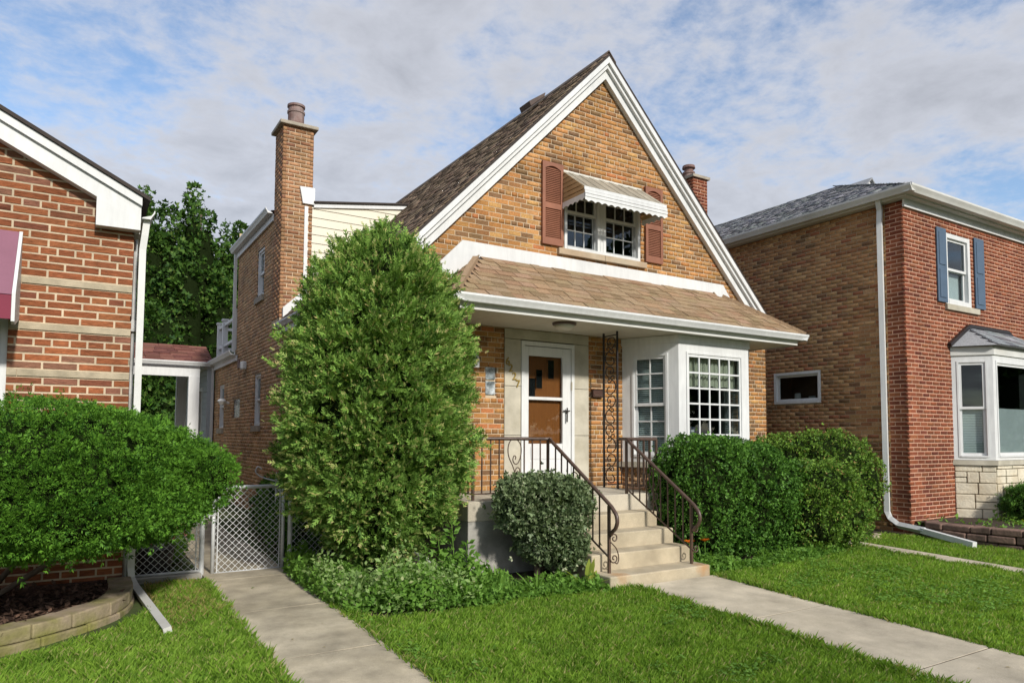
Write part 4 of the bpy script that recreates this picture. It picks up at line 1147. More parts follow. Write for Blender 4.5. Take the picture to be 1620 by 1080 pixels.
# ================================================================== STOOP, RAILINGS, IRON COLUMN
stoop = thing('concrete_stoop', 'tan concrete front steps and landing below the white door', 'steps', (5.7, 7.1, 0))
SX0, SX1 = 4.96, 6.48
tops = [(.10, 5.98), (.285, 6.30), (.465, 6.58), (.65, 6.87)]
for i, (zt, y0) in enumerate(tops):
    y1 = tops[i + 1][1] + .02 if i < 3 else 7.17
    mb = MB(); zb = -.15 if i == 0 else tops[i - 1][0] - .02
    mb.box(SX0, SX1, y0, y1 if i < 3 else 7.159, zb - .1, zt); mb.build('step', M['concrete'], stoop, bevel=.014)
mb = MB(); mb.box(SX0 + .004, SX1 - .004, 6.02, 7.155, -.3, .085); mb.box(SX0 + .004, SX1 - .004, 6.34, 7.155, .08, .27); mb.box(SX0 + .004, SX1 - .004, 6.62, 7.155, .26, .45)
mb.build('step_core', M['concrete'], stoop)
mb = MB(); mb.box(3.86, 6.86, 7.16, YF - .012, ZP - .23, ZP); mb.build('landing', M['landing'], stoop, bevel=.012)
mb = MB(); mb.box(3.864, 6.856, 7.164, YF - .012, -.3, ZP - .228); mb.build('landing_wall', M['concrete_grey'], stoop, bevel=.01)

def rail_set(t, top, bot, posts, balusters, flat=.022):
    for path in top:
        mb = MB(); mb.tube(path, flat, 6); mb.build('handrail', M['iron'], t, smooth=True)
    for path in bot:
        mb = MB(); mb.tube(path, .011, 4); mb.build('bottom_rail', M['iron'], t)
    for (x, y, z0, z1) in posts:
        mb = MB(); mb.tube([(x, y, z0), (x, y, z1)], .020, 4); mb.build('post', M['iron'], t)
    for (x, y, z0, z1) in balusters:
        mb = MB(); mb.tube([(x, y, z0), (x, y, z1)], .0095, 4); mb.build('baluster', M['iron'], t)
def scroll_panel(t, c, ax, w, h, r=.007):
    """S scrolls filling an upright panel; c bottom centre, ax along the panel"""
    ax = Vector(ax); up_ = Vector((0, 0, 1)); c = Vector(c)
    P = lambda x, z: c + ax * x + up_ * z
    loop = [P(-w * .15, h * .50), P(-w * .40, h * .68), P(-w * .42, h * .86), P(-w * .22, h * .985), P(w * .1, h * .985), P(w * .36, h * .88), P(w * .38, h * .7), P(w * .2, h * .55), P(-.0 * w, h * .53), P(-w * .13, h * .60), P(-w * .06, h * .68), P(w * .05, h * .66), P(w * .02, h * .61)]
    s2 = [P(-w * .15, h * .50), P(w * .05, h * .33), P(w * .22, h * .15), P(w * .38, h * .02)]
    s3 = [P(w * .0, h * .38), P(w * .12, h * .46), P(w * .28, h * .44), P(w * .30, h * .36), P(w * .18, h * .33), P(w * .14, h * .38), P(w * .2, h * .40)]
    s4 = [P(w * .14, h * .24), P(-w * .02, h * .17), P(-w * .22, h * .19), P(-w * .24, h * .27), P(-w * .12, h * .29), P(-w * .08, h * .24), P(-w * .15, h * .23)]
    for k in (loop, s2, s3, s4):
        mb = MB(); q = smooth_path(k); mb.tube(q, r, 5); mb.build('scroll', M['iron'], t, smooth=True)
def smooth_path(pts, n=5):
    P = [Vector(p) for p in pts]; P = [P[0] * 2 - P[1]] + P + [P[-1] * 2 - P[-2]]; out = []
    for i in range(1, len(P) - 2):
        a, b, c, d = P[i - 1], P[i], P[i + 1], P[i + 2]
        for k in range(n):
            t = k / n
            out.append(.5 * ((2 * b) + (c - a) * t + (2 * a - 5 * b + 4 * c - d) * t * t + (3 * b - a - 3 * c + d) * t ** 3))
    out.append(P[-2]); return out
ZT, ZB = 1.575, ZP + .075
# left railing: side, front, then down the stairs
rl = thing('stair_railing', 'brown iron railing nearest the cedar with scroll panel above bush', 'railing', (5.03, 7.2, 0))
yr = 7.28
xp, xs_top, xb = 3.985, 5.03, 5.10
def tongue(x, y, z, dx=0):
    """handrail end curling forward and down past the post"""
    return [(x, y, z), (x + dx, y - .07, z - .055), (x + dx, y - .125, z - .115), (x + dx, y - .14, z - .19), (x + dx, y - .11, z - .26), (x + dx, y - .06, z - .30), (x + dx, y - .03, z - .34)]
yb, zb_top = 6.17, .86
topL = [(xs_top, yr - .05, ZT)] + [(xs_top + (xb - xs_top) * t, yr - .05 + (yb - yr + .05) * t, ZT + (zb_top - ZT) * t) for t in (.33, .66)]
pathL = topL + tongue(xb, yb, zb_top)
bx = [xp + i * .118 for i in range(1, 9)]
bal = [(x, yr, ZB, ZT) for x in bx if not 4.44 < x < 4.68] + [(xp, yr + .118 * i, ZB, ZT) for i in range(1, 11)]
slope = lambda y, a, b: a + (b - a) * (yr - .05 - y) / (yr - .05 - yb)
bal += [(slope(y, xs_top, xb), y, slope(y, ZB - .02, .27), slope(y, ZT, zb_top)) for y in [7.22 - .112 * i for i in range(1, 9)]]
rail_set(rl, [[(xp, YF - .03, ZT), (xp, yr, ZT), (xp + .02, yr, ZT), (xs_top - .05, yr, ZT), (xs_top, yr - .05, ZT)], smooth_path(pathL, 4)],
         [[(xp, YF - .03, ZB), (xp, yr, ZB), (xs_top, yr, ZB)], [(xs_top, yr - .03, ZB - .02), (xb, yb, .27)]],
         [(xp, yr, ZP, ZT), (xs_top, yr - .02, ZP, ZT), (xb, yb, .10, zb_top - .02)], bal)
scroll_panel(rl, (4.56, yr, ZB), (1, 0, 0), .225, ZT - ZB)
scroll_panel(rl, ((xs_top + xb) / 2, 6.75, slope(6.75, ZB, .28)), (0, -1, 0), .2, .55)
for zc, s_ in ((.28, 1), (.50, -1)):
    mb = MB(); mb.tube(spiral((xb + .055, yb - .02, zc - .02), (1, 0, 0), (0, 0, s_), .055, .012, math.pi, 1.25), .008, 5); mb.build('scroll', M['iron'], rl, smooth=True)
mb = MB(); mb.tube(smooth_path([(xb + .01, yb - .02, .44), (xb + .09, yb - .02, .36), (xb + .12, yb - .02, .26), (xb + .10, yb - .02, .20), (xb + .06, yb - .02, .22)]), .007, 5); mb.build('scroll', M['iron'], rl, smooth=True)
# right railing
rr = thing('stair_railing', 'brown iron railing beside the big clipped hedge', 'railing', (6.3, 7.2, 0))
xr_t, xr_b, xq = 6.25, 6.33, 6.80
yb2 = 6.13
slope2 = lambda y, a, b: a + (b - a) * (7.2 - y) / (7.2 - yb2)
pathR = [(xr_t, 7.2, ZT)] + [(xr_t + (xr_b - xr_t) * t, 7.2 + (yb2 - 7.2) * t, ZT + (.83 - ZT) * t) for t in (.33, .66)] + tongue(xr_b, yb2, .83)
bal = [(slope2(y, xr_t, xr_b), y, slope2(y, ZB - .02, .27), slope2(y, ZT, .83)) for y in [7.2 - .118 * i for i in range(1, 9)]]
bal += [(xr_t + .11 * i, 7.22, ZB, ZT) for i in range(1, 5)] + [(xq, 7.25 + .115 * i, ZB, ZT) for i in range(1, 7)]
rail_set(rr, [smooth_path(pathR, 4), [(xr_t, 7.2, ZT), (xr_t + .03, 7.22, ZT), (xq, 7.22, ZT), (xq, 7.25, ZT), (xq - .05, 7.95, ZT)]],
         [[(xr_t, 7.18, ZB - .02), (xr_b, yb2, .27)], [(xr_t, 7.22, ZB), (xq, 7.22, ZB), (xq - .04, 7.95, ZB)]],
         [(xr_t, 7.2, ZP, ZT), (xr_b, yb2, .10, .81), (xq, 7.22, ZP, ZT)], bal)
scroll_panel(rr, (6.29, 6.72, slope2(6.72, ZB, .28)), (0, -1, 0), .2, .55)
for zc, s_ in ((.30, 1), (.52, -1)):
    mb = MB(); mb.tube(spiral((xr_b + .05, yb2 - .02, zc - .02), (1, 0, 0), (0, 0, s_), .05, .012, math.pi, 1.25), .008, 5); mb.build('scroll', M['iron'], rr, smooth=True)
# column of scrolls holding the porch roof
colm = thing('iron_column', 'tall black iron scroll column between door and bay window', 'column', (6.74, 8.11, ZP))
cxa, cya, cyb = 6.745, 7.96, 8.27
for y in (cya, cyb):
    mb = MB(); mb.tube([(cxa, y, ZP), (cxa, y, SOF)], .017, 4); mb.build('post', M['black'], colm)
for z_ in (ZP + .06, SOF - .05):
    mb = MB(); mb.tube([(cxa, cya, z_), (cxa, cyb, z_)], .010, 4); mb.build('crossbar', M['black'], colm)
ym, hw = (cya + cyb) / 2, .13
nS = 5; hS = (SOF - ZP - .14) / nS
for k in range(nS):
    zb_ = ZP + .07 + k * hS; s_ = 1 if k % 2 == 0 else -1
    Q = lambda a, b: (cxa, ym + s_ * a * hw, zb_ + b * hS)
    for pts in ([Q(-.2, .30), Q(-.6, .2), Q(-.55, .07), Q(.1, .03), Q(.75, .15), Q(.85, .35), Q(.3, .52), Q(-.4, .62), Q(-.85, .78), Q(-.6, .95), Q(.1, .97), Q(.55, .86), Q(.4, .74), Q(.0, .76), Q(.1, .84)],
                [Q(.3, .52), Q(-.2, .42), Q(-.5, .46), Q(-.4, .54), Q(-.15, .52)], [Q(-.1, .57), Q(.35, .66), Q(.65, .62), Q(.55, .55)]):
        mb = MB(); mb.tube(smooth_path(pts, 4), .0085, 5); mb.build('scroll', M['black'], colm, smooth=True)

# ================================================================== LEFT NEIGHBOUR
lh = thing('brick_house', 'red brick house with cream mortar and low white gable behind the yew', 'house', (-2.5, 8.4, 0))
LY, LX = 8.40, .49
F1 = Fr((0, LY, 0), (1, 0, 0), (0, -1, 0))
bk_l = Pieces('brick', palette([((.28, .098, .043), 4), ((.24, .080, .036), 3), ((.31, .12, .052), 2), ((.185, .066, .036), 1.4), ((.23, .105, .066), 1)], 30), M['brick_rough'])
LS = .51
def lroof(x): return 4.03 + LS * (.53 - x) if x > -4.5 else 4.03 + LS * (.53 + 4.5) - LS * (-4.5 - x)
WL = (-2.1, -.56, 1.1, 3.3)
mb = MB(); wall_mesh(mb, F1, -9.5, LX, -.3, 6.8, [WL], [lambda p: (4.03 - .05 + LS * (.53 - p[0])) - p[1], lambda p: (4.03 - .05 + LS * (.53 + 4.5) - LS * (-4.5 - p[0])) - p[1]])
lwall = mb.build('front_wall', M['mortar_lh'], lh)
BANDS = [(3.090, 3.156), (2.632, 2.700), (2.172, 2.240), (1.712, 1.780)]
CH = .0767
lspan = lambda z: (max(-3.2, 0 - 99), min(LX, .53 - (z - 4.0) / LS - .02)) if z > 3.9 else (-3.2, LX)
b_holes = [WL] + [(-9, 1, a - .004, b + .004) for a, b in BANDS]
lay_bricks(bk_l, 'f', F1, 3.156 + .008 - 41 * CH, 5.6, lspan, b_holes, L=.285, H=CH, j=.019, header_rows=(2,), proud=.006, u_anchor=.2, jag=.003)
for a, b in BANDS:
    x_ = LX - .001
    while x_ > -3.2:
        x2 = x_ - random.uniform(.75, 1.05)
        for p, q in (((x2 + .004), x_),):
            if a < WL[3] and not (q < WL[0] or p > WL[1]):
                if q > WL[1]: p = WL[1]
                else: continue
            bb = MB(); F1.box(bb, p, q, -.06, .016, a, b); bb.build('stone_band', M['limeband'], lwall, bevel=.003)
        x_ = x2
FLr = Fr((LX, 0, 0), (0, 1, 0), (1, 0, 0))
mb = MB(); wall_mesh(mb, FLr, LY, 19.5, -.3, 3.9); wall_mesh(mb, Fr((0, 19.5, 0), (1, 0, 0), (0, 1, 0)), -9.5, LX, -.3, 3.9); lside = mb.build('side_wall', M['mortar_lh'], lh)
lay_bricks(bk_l, 's', FLr, .02, 3.85, lambda z: (LY, 19.5), L=.285, H=CH, j=.019, u_anchor=.1)
bk_l.finish({'f': lwall, 's': lside}, 300, lambda q: (q[1] > 655 and q[0] < 190 and q[1] < 880))
# gable roof, rake and boxed return
mb = MB(); pk = -4.5; zpk = 4.03 + LS * (.53 - pk)
for s_ in (1, -1):
    xe = .62; x_e = xe if s_ > 0 else 2 * pk - xe
    ze_ = zpk - LS * (xe - pk)
    mb.prism([(pk, 8.20, zpk + .10), (x_e, 8.20, ze_ + .10), (x_e, 8.20, ze_ + .06), (pk, 8.20, zpk + .06)], (0, 11.5, 0))
mb.build('roof', M['roofbase'], lh)
def lrake(name, o0, o1, y0, y1, xe, m='white'):
    for s_ in (1, -1):
        x_e = xe if s_ > 0 else 2 * pk - xe; ze_ = zpk - LS * (xe - pk)
        mb = MB(); mb.prism([(pk, y0, zpk + o0), (x_e, y0, ze_ + o0), (x_e, y0, ze_ + o1), (pk, y0, zpk + o1)], (0, y1 - y0, 0)); mb.build(name, M[m], lh)
lrake('rake_board', .055, -.035, 8.225, LY - .011, .545)
lrake('rake_frieze', -.038, -.21, 8.26, LY - .011, .54)
mb = MB(); mb.prism([(.135, 8.255, 3.73), (.538, 8.255, 3.735), (.538, 8.255, 3.83), (.135, 8.255, 4.02)], (0, LY - 8.255 - .012, 0)); mb.build('cornice_return', M['white'], lh)
gutter('gutter', Fr((.545, 0, 0), (0, 1, 0), (1, 0, 0)), 8.24, 19.6, 3.86, lh, 'white')
mb = MB(); mb.box(LX + .002, .543, 8.40, 19.6, 3.73, 3.86); mb.build('eave_soffit', M['white_old'], lh)
downspout(lh, [(.60, 8.33, 3.87), (.585, 8.33, 3.70), (.57, 8.34, 3.55), (.565, 8.34, .24), (.575, 8.30, .12), (.60, 8.12, .07), (.725, 6.5, -.0)], m='white_old')
mb = MB(); mb.tube([(LX + .03, 8.55, .0), (LX + .03, 8.55, 2.3), (LX + .03, 8.55, 3.7)], .02, 8); mb.build('conduit', M['alu_old'], lh)
mb = MB(); mb.box(LX + .002, LX + .09, 8.5, 8.6, 2.70, 2.82); mb.build('meter_bracket', M['alu_old'], lh)
# window and maroon awning
window(lh, 'front_window', F1, WL[0], WL[1], WL[2], WL[3], dh(*WL, cs=.09), .09, -.01, .14)
aw = MB(); X0, X1 = -2.4, -.475
aw.prism([(X0, LY - .012, 3.56), (X0, 7.80, 2.86), (X0, 7.785, 2.865), (X0, LY - .012, 3.585)], (X1 - X0 - .03, 0, 0))
awl = aw.build('awning', M['maroon'], lh)
aw = MB(); aw.box(X0, X1 - .03, 7.785, 7.798, 2.64, 2.858); aw.build('valance', mat('maroon_valance', (.20, .03, .055), .75, .06, 4), awl)
aw = MB(); aw.prism([(X1 - .028, LY - .013, 3.59), (X1 - .028, 7.78, 2.88), (X1 - .028, 7.78, 2.62), (X1 - .028, 7.86, 2.60), (X1 - .028, LY - .013, 2.72)], (.028, 0, 0)); aw.build('awning_side', M['white'], awl)

# ================================================================== RIGHT NEIGHBOUR
rh = thing('brick_house', 'two storey red brick house with blue shutters and stone based bay', 'house', (15.5, 6.7, 0))
RX, RYF, RZ = 12.11, 6.70, 5.70
F2 = Fr((0, RYF, 0), (1, 0, 0), (0, -1, 0)); F3 = Fr((RX, 0, 0), (0, 1, 0), (-1, 0, 0))
RW = (13.46, 14.36, 4.05, 5.38); RBAY = (13.56, 16.4, -.2, 3.28); RSW = (8.35, 9.40, 2.275, 2.895)
mb = MB(); wall_mesh(mb, F2, RX, 19.5, -.3, RZ, [RW, RBAY]); rwall = mb.build('front_wall', M['mortar_pink'], rh)
mb = MB(); wall_mesh(mb, F3, RYF, 7.02, -.3, RZ); rcorner = mb.build('corner_return', M['mortar_pink'], rh)
mb = MB(); wall_mesh(mb, F3, 7.02, 19.5, -.3, RZ, [RSW]); rside = mb.build('side_wall', M['mortar_brown'], rh)
mb = MB(); wall_mesh(mb, Fr((0, 19.5, 0), (1, 0, 0), (0, 1, 0)), RX, 19.5, -.3, RZ); wall_mesh(mb, Fr((19.5, 0, 0), (0, 1, 0), (1, 0, 0)), RYF, 19.5, -.3, RZ); mb.build('rear_wall', M['mortar_brown'], rh)
bk_r = Pieces('brick', palette([((.215, .064, .030), 4), ((.185, .053, .026), 3), ((.245, .080, .038), 2), ((.145, .044, .025), 1.5)], 26), M['brick'])
bk_rs = Pieces('brick', palette([((.43, .235, .105), 4), ((.47, .275, .13), 3), ((.36, .180, .082), 3), ((.34, .145, .072), 1.6), ((.53, .38, .22), .7), ((.23, .125, .065), .9)], 30), M['brick'])
lay_bricks(bk_r, 'f', F2, .0, RZ, lambda z: (RX - .006, 17.2), [RW, RBAY], L=.203, H=.0725, j=.016, proud=.003, u_anchor=.1)
lay_bricks(bk_r, 'c', F3, .0, RZ, lambda z: (RYF - .004, 7.02), [], L=.203, H=.0725, j=.016, proud=.003, u_anchor=.05)
lay_bricks(bk_rs, 's', F3, .0, RZ, lambda z: (7.02, 13.0), [RSW], L=.203, H=.0725, j=.010, proud=.003, jag=.002)
hid_r = lambda q: q[0] < 1145 or (q[1] > 690 and q[0] < 1400)
CHX0, CHX1, CHY0, CHY1 = 11.69, RX + .02, 11.15, 11.85
mb = MB(); mb.box(CHX0 + .006, CHX1, CHY0 + .006, CHY1 - .006, 0, 7.45); rch = mb.build('chimney', M['mortar_pink'], rh)
for fr_, sp_ in ((Fr((0, CHY0 + .006, 0), (1, 0, 0), (0, -1, 0)), (CHX0, CHX1)), (Fr((CHX0 + .006, 0, 0), (0, 1, 0), (-1, 0, 0)), (CHY0, CHY1))):
    lay_bricks(bk_r, 'ch', fr_, 4.3, 7.45, lambda z, sp_=sp_: sp_, L=.203, H=.0725, j=.016, proud=.006)
mb = MB(); mb.box(CHX0 - .05, CHX1 + .05, CHY0 - .05, CHY1 + .05, 7.45, 7.51); mb.build('chimney_cap', M['chimcap'], rch)
mb = MB(); mb.lathe([(.12, 0), (.12, .14), (.14, .15), (.14, .19), (.10, .20), (.10, .27), (.15, .28), (.14, .34), (.04, .36)], ((CHX0 + CHX1) / 2, 11.5, 7.51), 16); mb.build('flue', M['clay'], rch)
bk_r.finish({'f': rwall, 'c': rcorner, 'ch': rch}, 200, hid_r); bk_rs.finish({'s': rside}, 100, hid_r)
# eaves: frieze, gutter, hip roof of grey shingles
mb = MB(); F2.box(mb, RX - .03, 19.5, .008, .045, RZ - .10, RZ + .03); mb.build('frieze_board', M['white'], rh)
mb = MB(); mb.box(RX - .16, 19.6, RYF - .16, 19.6, RZ + .032, RZ + .06); mb.build('soffit', M['white_old'], rh)
gutter('gutter', Fr((0, RYF - .16, 0), (1, 0, 0), (0, -1, 0)), RX - .285, 19.7, RZ + .06, rh, 'white_old', 1.3)
gutter('gutter', Fr((RX - .16, 0, 0), (0, 1, 0), (-1, 0, 0)), RYF - .315, 19.7, RZ + .058, rh, 'white_old', 1.3)
RE, RS_ = .16, .485
ex0, ey0, ezr = RX - RE - .02, RYF - RE - .02, RZ + .2
ridge = ex0 + 3.8; rz_ = ezr + RS_ * 3.8
mb = MB(); mb.add([(ex0, ey0, ezr), (19.7, ey0, ezr), (19.7, 19.7, ezr), (ex0, 19.7, ezr), (ridge, ey0 + 3.8, rz_), (ridge, 15.8, rz_)], [(0, 1, 4), (1, 2, 5, 4), (2, 3, 5), (0, 4, 5, 3)])
rroof = mb.build('roof', M['roofbase'], rh)
sh_r = Pieces('shingle', palette([((.24, .245, .255), 3), ((.31, .315, .325), 3), ((.16, .165, .175), 2)], 16), M['shingle'])
dl2 = Vector((-1, 0, -RS_)); nr2 = int(3.8 * math.hypot(1, RS_) / .14)
lay_shingles(sh_r, 'r', (ex0, ey0, ezr), (0, 1, 0), dl2, lambda r: (3.8 * r / nr2, 13.1 - 3.8 * r / nr2), nr2, .14, .16, .32)
lay_shingles(sh_r, 'r', (ex0, ey0, ezr), (1, 0, 0), Vector((0, -1, -RS_)), lambda r: (3.8 * r / nr2, 7.6), nr2, .14, .16, .32)
sh_r.finish({'r': rroof}, 0)
mb = MB(); mb.prism([(16.1, 10.0, 7.5), (16.62, 10.0, 7.98), (17.1, 10.0, 7.5)], (0, 2.0, 0)); mb.build('roof_dormer', M['white'], rroof)
mb = MB(); mb.prism([(16.0, 9.93, 7.46), (16.62, 9.93, 8.0), (17.2, 9.93, 7.46), (17.2, 9.93, 7.5), (16.62, 9.93, 8.04), (16.0, 9.93, 7.5)], (0, 2.1, 0)); mb.build('dormer_roof', mat('grey_shingle', (.28, .285, .295), .95, .3, 40, .5, 120), rroof)
# downspout with long ground extension
downspout(rh, [(RX - .22, 7.02, RZ + .12), (RX - .09, 7.06, RZ - .08), (RX - .075, 7.08, RZ - .3), (RX - .065, 7.08, .34), (RX - .075, 7.02, .22), (RX - .12, 6.85, .13), (RX - .25, 6.35, .10)], .095, .07, 'white')
downspout(rh, [(RX - .24, 6.40, .10), (RX - .47, 5.50, .0)], .10, .075, 'white', 'downspout_extension')
# upstairs window, sill, blue panelled shutters
rw = window(rh, 'upstairs_window', F2, *RW, dh(*RW, n=-.04, cs=.09), .09, -.0, .12)
b_ = MB(); F2.box(b_, RW[0] - .06, RW[1] + .22, -.1, .05, RW[2] - .11, RW[2] - .004); b_.build('stone_sill', M['limestone'], rw, bevel=.006)
b_ = MB(); F2.box(b_, RW[0] + .1, RW[1] - .1, -.17, -.16, RW[2] + .1, RW[2] + .62); b_.build('blind', M['blind'], rw)
def pshutter(u0, u1, z0, z1):
    b_ = MB(); F2.box(b_, u0, u1, .008, .035, z0, z1); o = b_.build('shutter', M['blue'], rh, bevel=.004)
    zm_ = z0 + (z1 - z0) * .47
    for (a, b) in ((z0 + .08, zm_ - .04), (zm_ + .04, z1 - .08)):
        q = MB(); F2.box(q, u0 + .06, u1 - .06, .034, .046, a, b); q.build('shutter_panel', M['blue'], o, bevel=.008)
pshutter(13.13, 13.45, 4.06, 5.42); pshutter(14.47, 14.83, 4.06, 5.42)
# side window
rsw = window(rh, 'side_window', F3, *RSW, [(RSW[0] + .05, RSW[1] - .05, RSW[2] + .05, RSW[3] - .05, -.03, 1, 1)], .05, .02, .12, room=.8)
b_ = MB(); F3.box(b_, 9.0, 9.12, -.30, -.24, RSW[2] + .02, RSW[2] + .22); b_.build('jar', M['blind'], rsw, bevel=.02)
b_ = MB(); F3.box(b_, 8.68, 8.82, -.30, -.28, RSW[2] + .02, RSW[2] + .15); b_.build('picture_frame', M['white'], rsw)
# bay of the red house
QA, QB, QC, QD = Vector((13.55, RYF, 0)), Vector((13.92, 6.18, 0)), Vector((15.9, 6.18, 0)), Vector((16.3, RYF, 0))
g1, k1 = face(QA, QB); g2, k2 = face(QB, QC); g3, k3 = face(QC, QD)
mb = MB()
bays = []
for f_, l_, (a, b, z0, z1) in ((g1, k1, (.08, .55, 1.27, 3.0)), (g2, k2, (.1, 1.88, 1.27, 3.0)), (g3, k3, (.08, .55, 1.27, 3.0))):
    for q in ((0, a, 1.22, 3.25), (b, l_, 1.22, 3.25), (a, b, 1.22, z0), (a, b, z1, 3.25)): f_.box(mb, q[0], q[1], -.06, 0, q[2], q[3])
    bays.append((f_, a, b, z0, z1))
rbay = mb.build('bay_window', M['white'], rh)
mb = MB()
for f_, l_ in ((g1, k1), (g2, k2), (g3, k3)): f_.box(mb, -.01, l_ + .01, .001, .025, 3.10, 3.25)
mb.build('bay_frieze', M['white_old'], rbay)
for i, (f_, a, b, z0, z1) in enumerate(bays):
    if i == 1:
        w_ = window(rh, 'picture_window', f_, a, b, z0, z1, [(a + .04, b - .04, z0 + .04, z1 - .04, -.01, 1, 1)], .04, .01, .07, room=.8)
        q = MB(); f_.box(q, a + .05, b - .05, -.1, -.09, z0 + .05, 2.15); q.build('cellular_shade', M['white'], w_)
    else:
        w_ = window(rh, 'bay_side_window', f_, a, b, z0, z1, [(a + .03, b - .03, 2.13, z1 - .03, -.01, 1, 1), (a + .03, b - .03, z0 + .03, 2.17, -.04, 1, 1)], .03, .01, .07, room=.5)
        blinds(w_, f_, a + .05, b - .05, z0 + .05, 2.12, -.085, .03)
mb = MB(); mb.prism([(p.x, p.y, 1.13) for p in (QA + Vector((-.05, 0, 0)), QB + Vector((-.03, -.05, 0)), QC + Vector((.03, -.05, 0)), QD + Vector((.05, 0, 0)))], (0, 0, .085)); mb.build('bay_sill', M['limestone'], rbay)
bt = [Vector((13.44, RYF - .01, 3.26)), Vector((13.84, 6.06, 3.26)), Vector((15.98, 6.06, 3.26)), Vector((16.4, RYF - .01, 3.26))]
tt = [Vector((14.15, RYF - .01, 3.66)), Vector((15.65, RYF - .01, 3.66))]
mb = MB(); mb.add(bt + tt, [(0, 1, 4), (1, 2, 5, 4), (2, 3, 5), (3, 2, 1, 0)]); brf = mb.build('bay_roof', bpy.data.materials['grey_shingle'], rh)
sh_b = Pieces('shingle', palette([((.24, .25, .26), 3), ((.30, .31, .32), 3), ((.17, .175, .185), 1)], 12), M['shingle'])
dnb = Vector((0, 6.06 - RYF, 3.26 - 3.66)); nb_ = 5
lay_shingles(sh_b, 'b', (0, 6.06, 3.26), (1, 0, 0), dnb, lambda r: (13.84 + .31 * (r + .4) / nb_, 15.98 - .33 * (r + .4) / nb_), nb_, dnb.length / nb_, .25, .4, .014)
sh_b.finish({'b': brf}, 60)
for a, b in ((bt[0], tt[0]), (tt[0], tt[1]), (tt[1], bt[3])):
    mb = MB(); mb.tube([a + Vector((0, -.03, .03)), b + Vector((0, -.03, .03))], .045, 4); mb.build('roof_flashing', M['black'], brf)
# ashlar stones under the bay
mb = MB()
for f_, l_ in ((g1, k1), (g2, k2), (g3, k3)): f_.quad(mb, 0, l_, -.012, -.2, 1.13)
rbase = mb.build('bay_base', M['ashjoint'], rh)
random.seed(21)
for f_, l_ in ((g1, k1), (g2, k2), (g3, k3)):
    z = .02
    while z < 1.10:
        hr = random.choice((.13, .20, .26)); hr = min(hr, 1.125 - z); u_ = 0
        while u_ < l_ - .02:
            wd = min(random.uniform(.18, .46), l_ - u_)
            if l_ - u_ - wd < .1: wd = l_ - u_
            parts_ = [(z, z + hr)] if hr < .18 or random.random() < .6 else [(z, z + hr * .5), (z + hr * .5, z + hr)]
            for a, b in parts_:
                q = MB(); n_ = random.uniform(.008, .028); f_.box(q, u_ + .006, u_ + wd - .006, -.03, n_, a + .006, b - .006); q.build('stone', M['ashlar'], rbase, bevel=.012)
            u_ += wd
        z += hr

# ================================================================== BEHIND THE GATE
bz = thing('breezeway', 'open white breezeway with red brown roof behind the gate', 'shelter', (1.6, 20.5, 0))
mb = MB(); mb.prism([(.0, 20.0, 3.50), (.0, 21.3, 4.05), (.0, 22.6, 3.50), (.0, 22.6, 3.45), (.0, 21.3, 4.0), (.0, 20.0, 3.45)], (3.12, 0, 0)); bro = mb.build('roof', M['roofbase'], bz)
sh_z = Pieces('shingle', palette([((.16, .07, .055), 3), ((.20, .09, .07), 3), ((.12, .055, .045), 2)], 12), M['shingle'])
dz = Vector((0, -1.3, -.55)); nz_ = 9
lay_shingles(sh_z, 'z', (0, 20.0, 3.5), (1, 0, 0), dz, lambda r: (0, 3.12), nz_, dz.length / nz_, .25, .5, .014)
sh_z.finish({'z': bro}, 60)
gutter('gutter', Fr((0, 20.0, 0), (1, 0, 0), (0, -1, 0)), .0, 3.12, 3.40, bz, 'white', 1.1)
mb = MB(); mb.box(.0, 2.80, 20.02, 20.14, 3.12, 3.40); mb.build('beam', M['white'], bz)
for x_, y_ in ((2.66, 20.08), (2.62, 22.2), (.3, 20.08), (.3, 22.2)):
    mb = MB(); mb.box(x_ - .13, x_ + .13, y_ - .10, y_ + .10, -.1, 3.12 if y_ < 21 else 3.4); mb.build('post', M['white'], bz)
rp = thing('rear_porch', 'grey sided rear porch with narrow windows behind the brick wall', 'porch', (3.2, 21.5, 0))
FP = Fr((3.02, 0, 0), (0, 1, 0), (-1, 0, 0))
mb = MB(); wall_mesh(mb, FP, 20.15, 24, -.2, 3.35, [(20.9, 21.7, 1.5, 2.9), (22.3, 23.1, 1.5, 2.9)]); wall_mesh(mb, Fr((0, 20.15, 0), (1, 0, 0), (0, -1, 0)), 3.02, 3.17, -.2, 3.35); pw = mb.build('wall', mat('grey_siding', (.42, .44, .45), .6, .05, 4), rp)
for k in range(22):
    z = .05 + k * .15
    for (a, b) in ((20.15, 20.9), (21.7, 22.3), (23.1, 24)) if 1.4 < z < 2.9 else ((20.15, 24),):
        q = MB(); FP.box(q, a, b, .0, .02, z, z + .135); q.build('siding_board', bpy.data.materials['grey_siding'], pw)
for (a, b) in ((20.9, 21.7), (22.3, 23.1)): window(rp, 'window', FP, a, b, 1.5, 2.9, dh(a, b, 1.5, 2.9, cs=.08), .09, .03, .1)
mb = MB(); mb.box(2.9, 5.5, 20.15, 24.1, 3.35, 3.45); mb.build('roof', M['white_old'], rp)

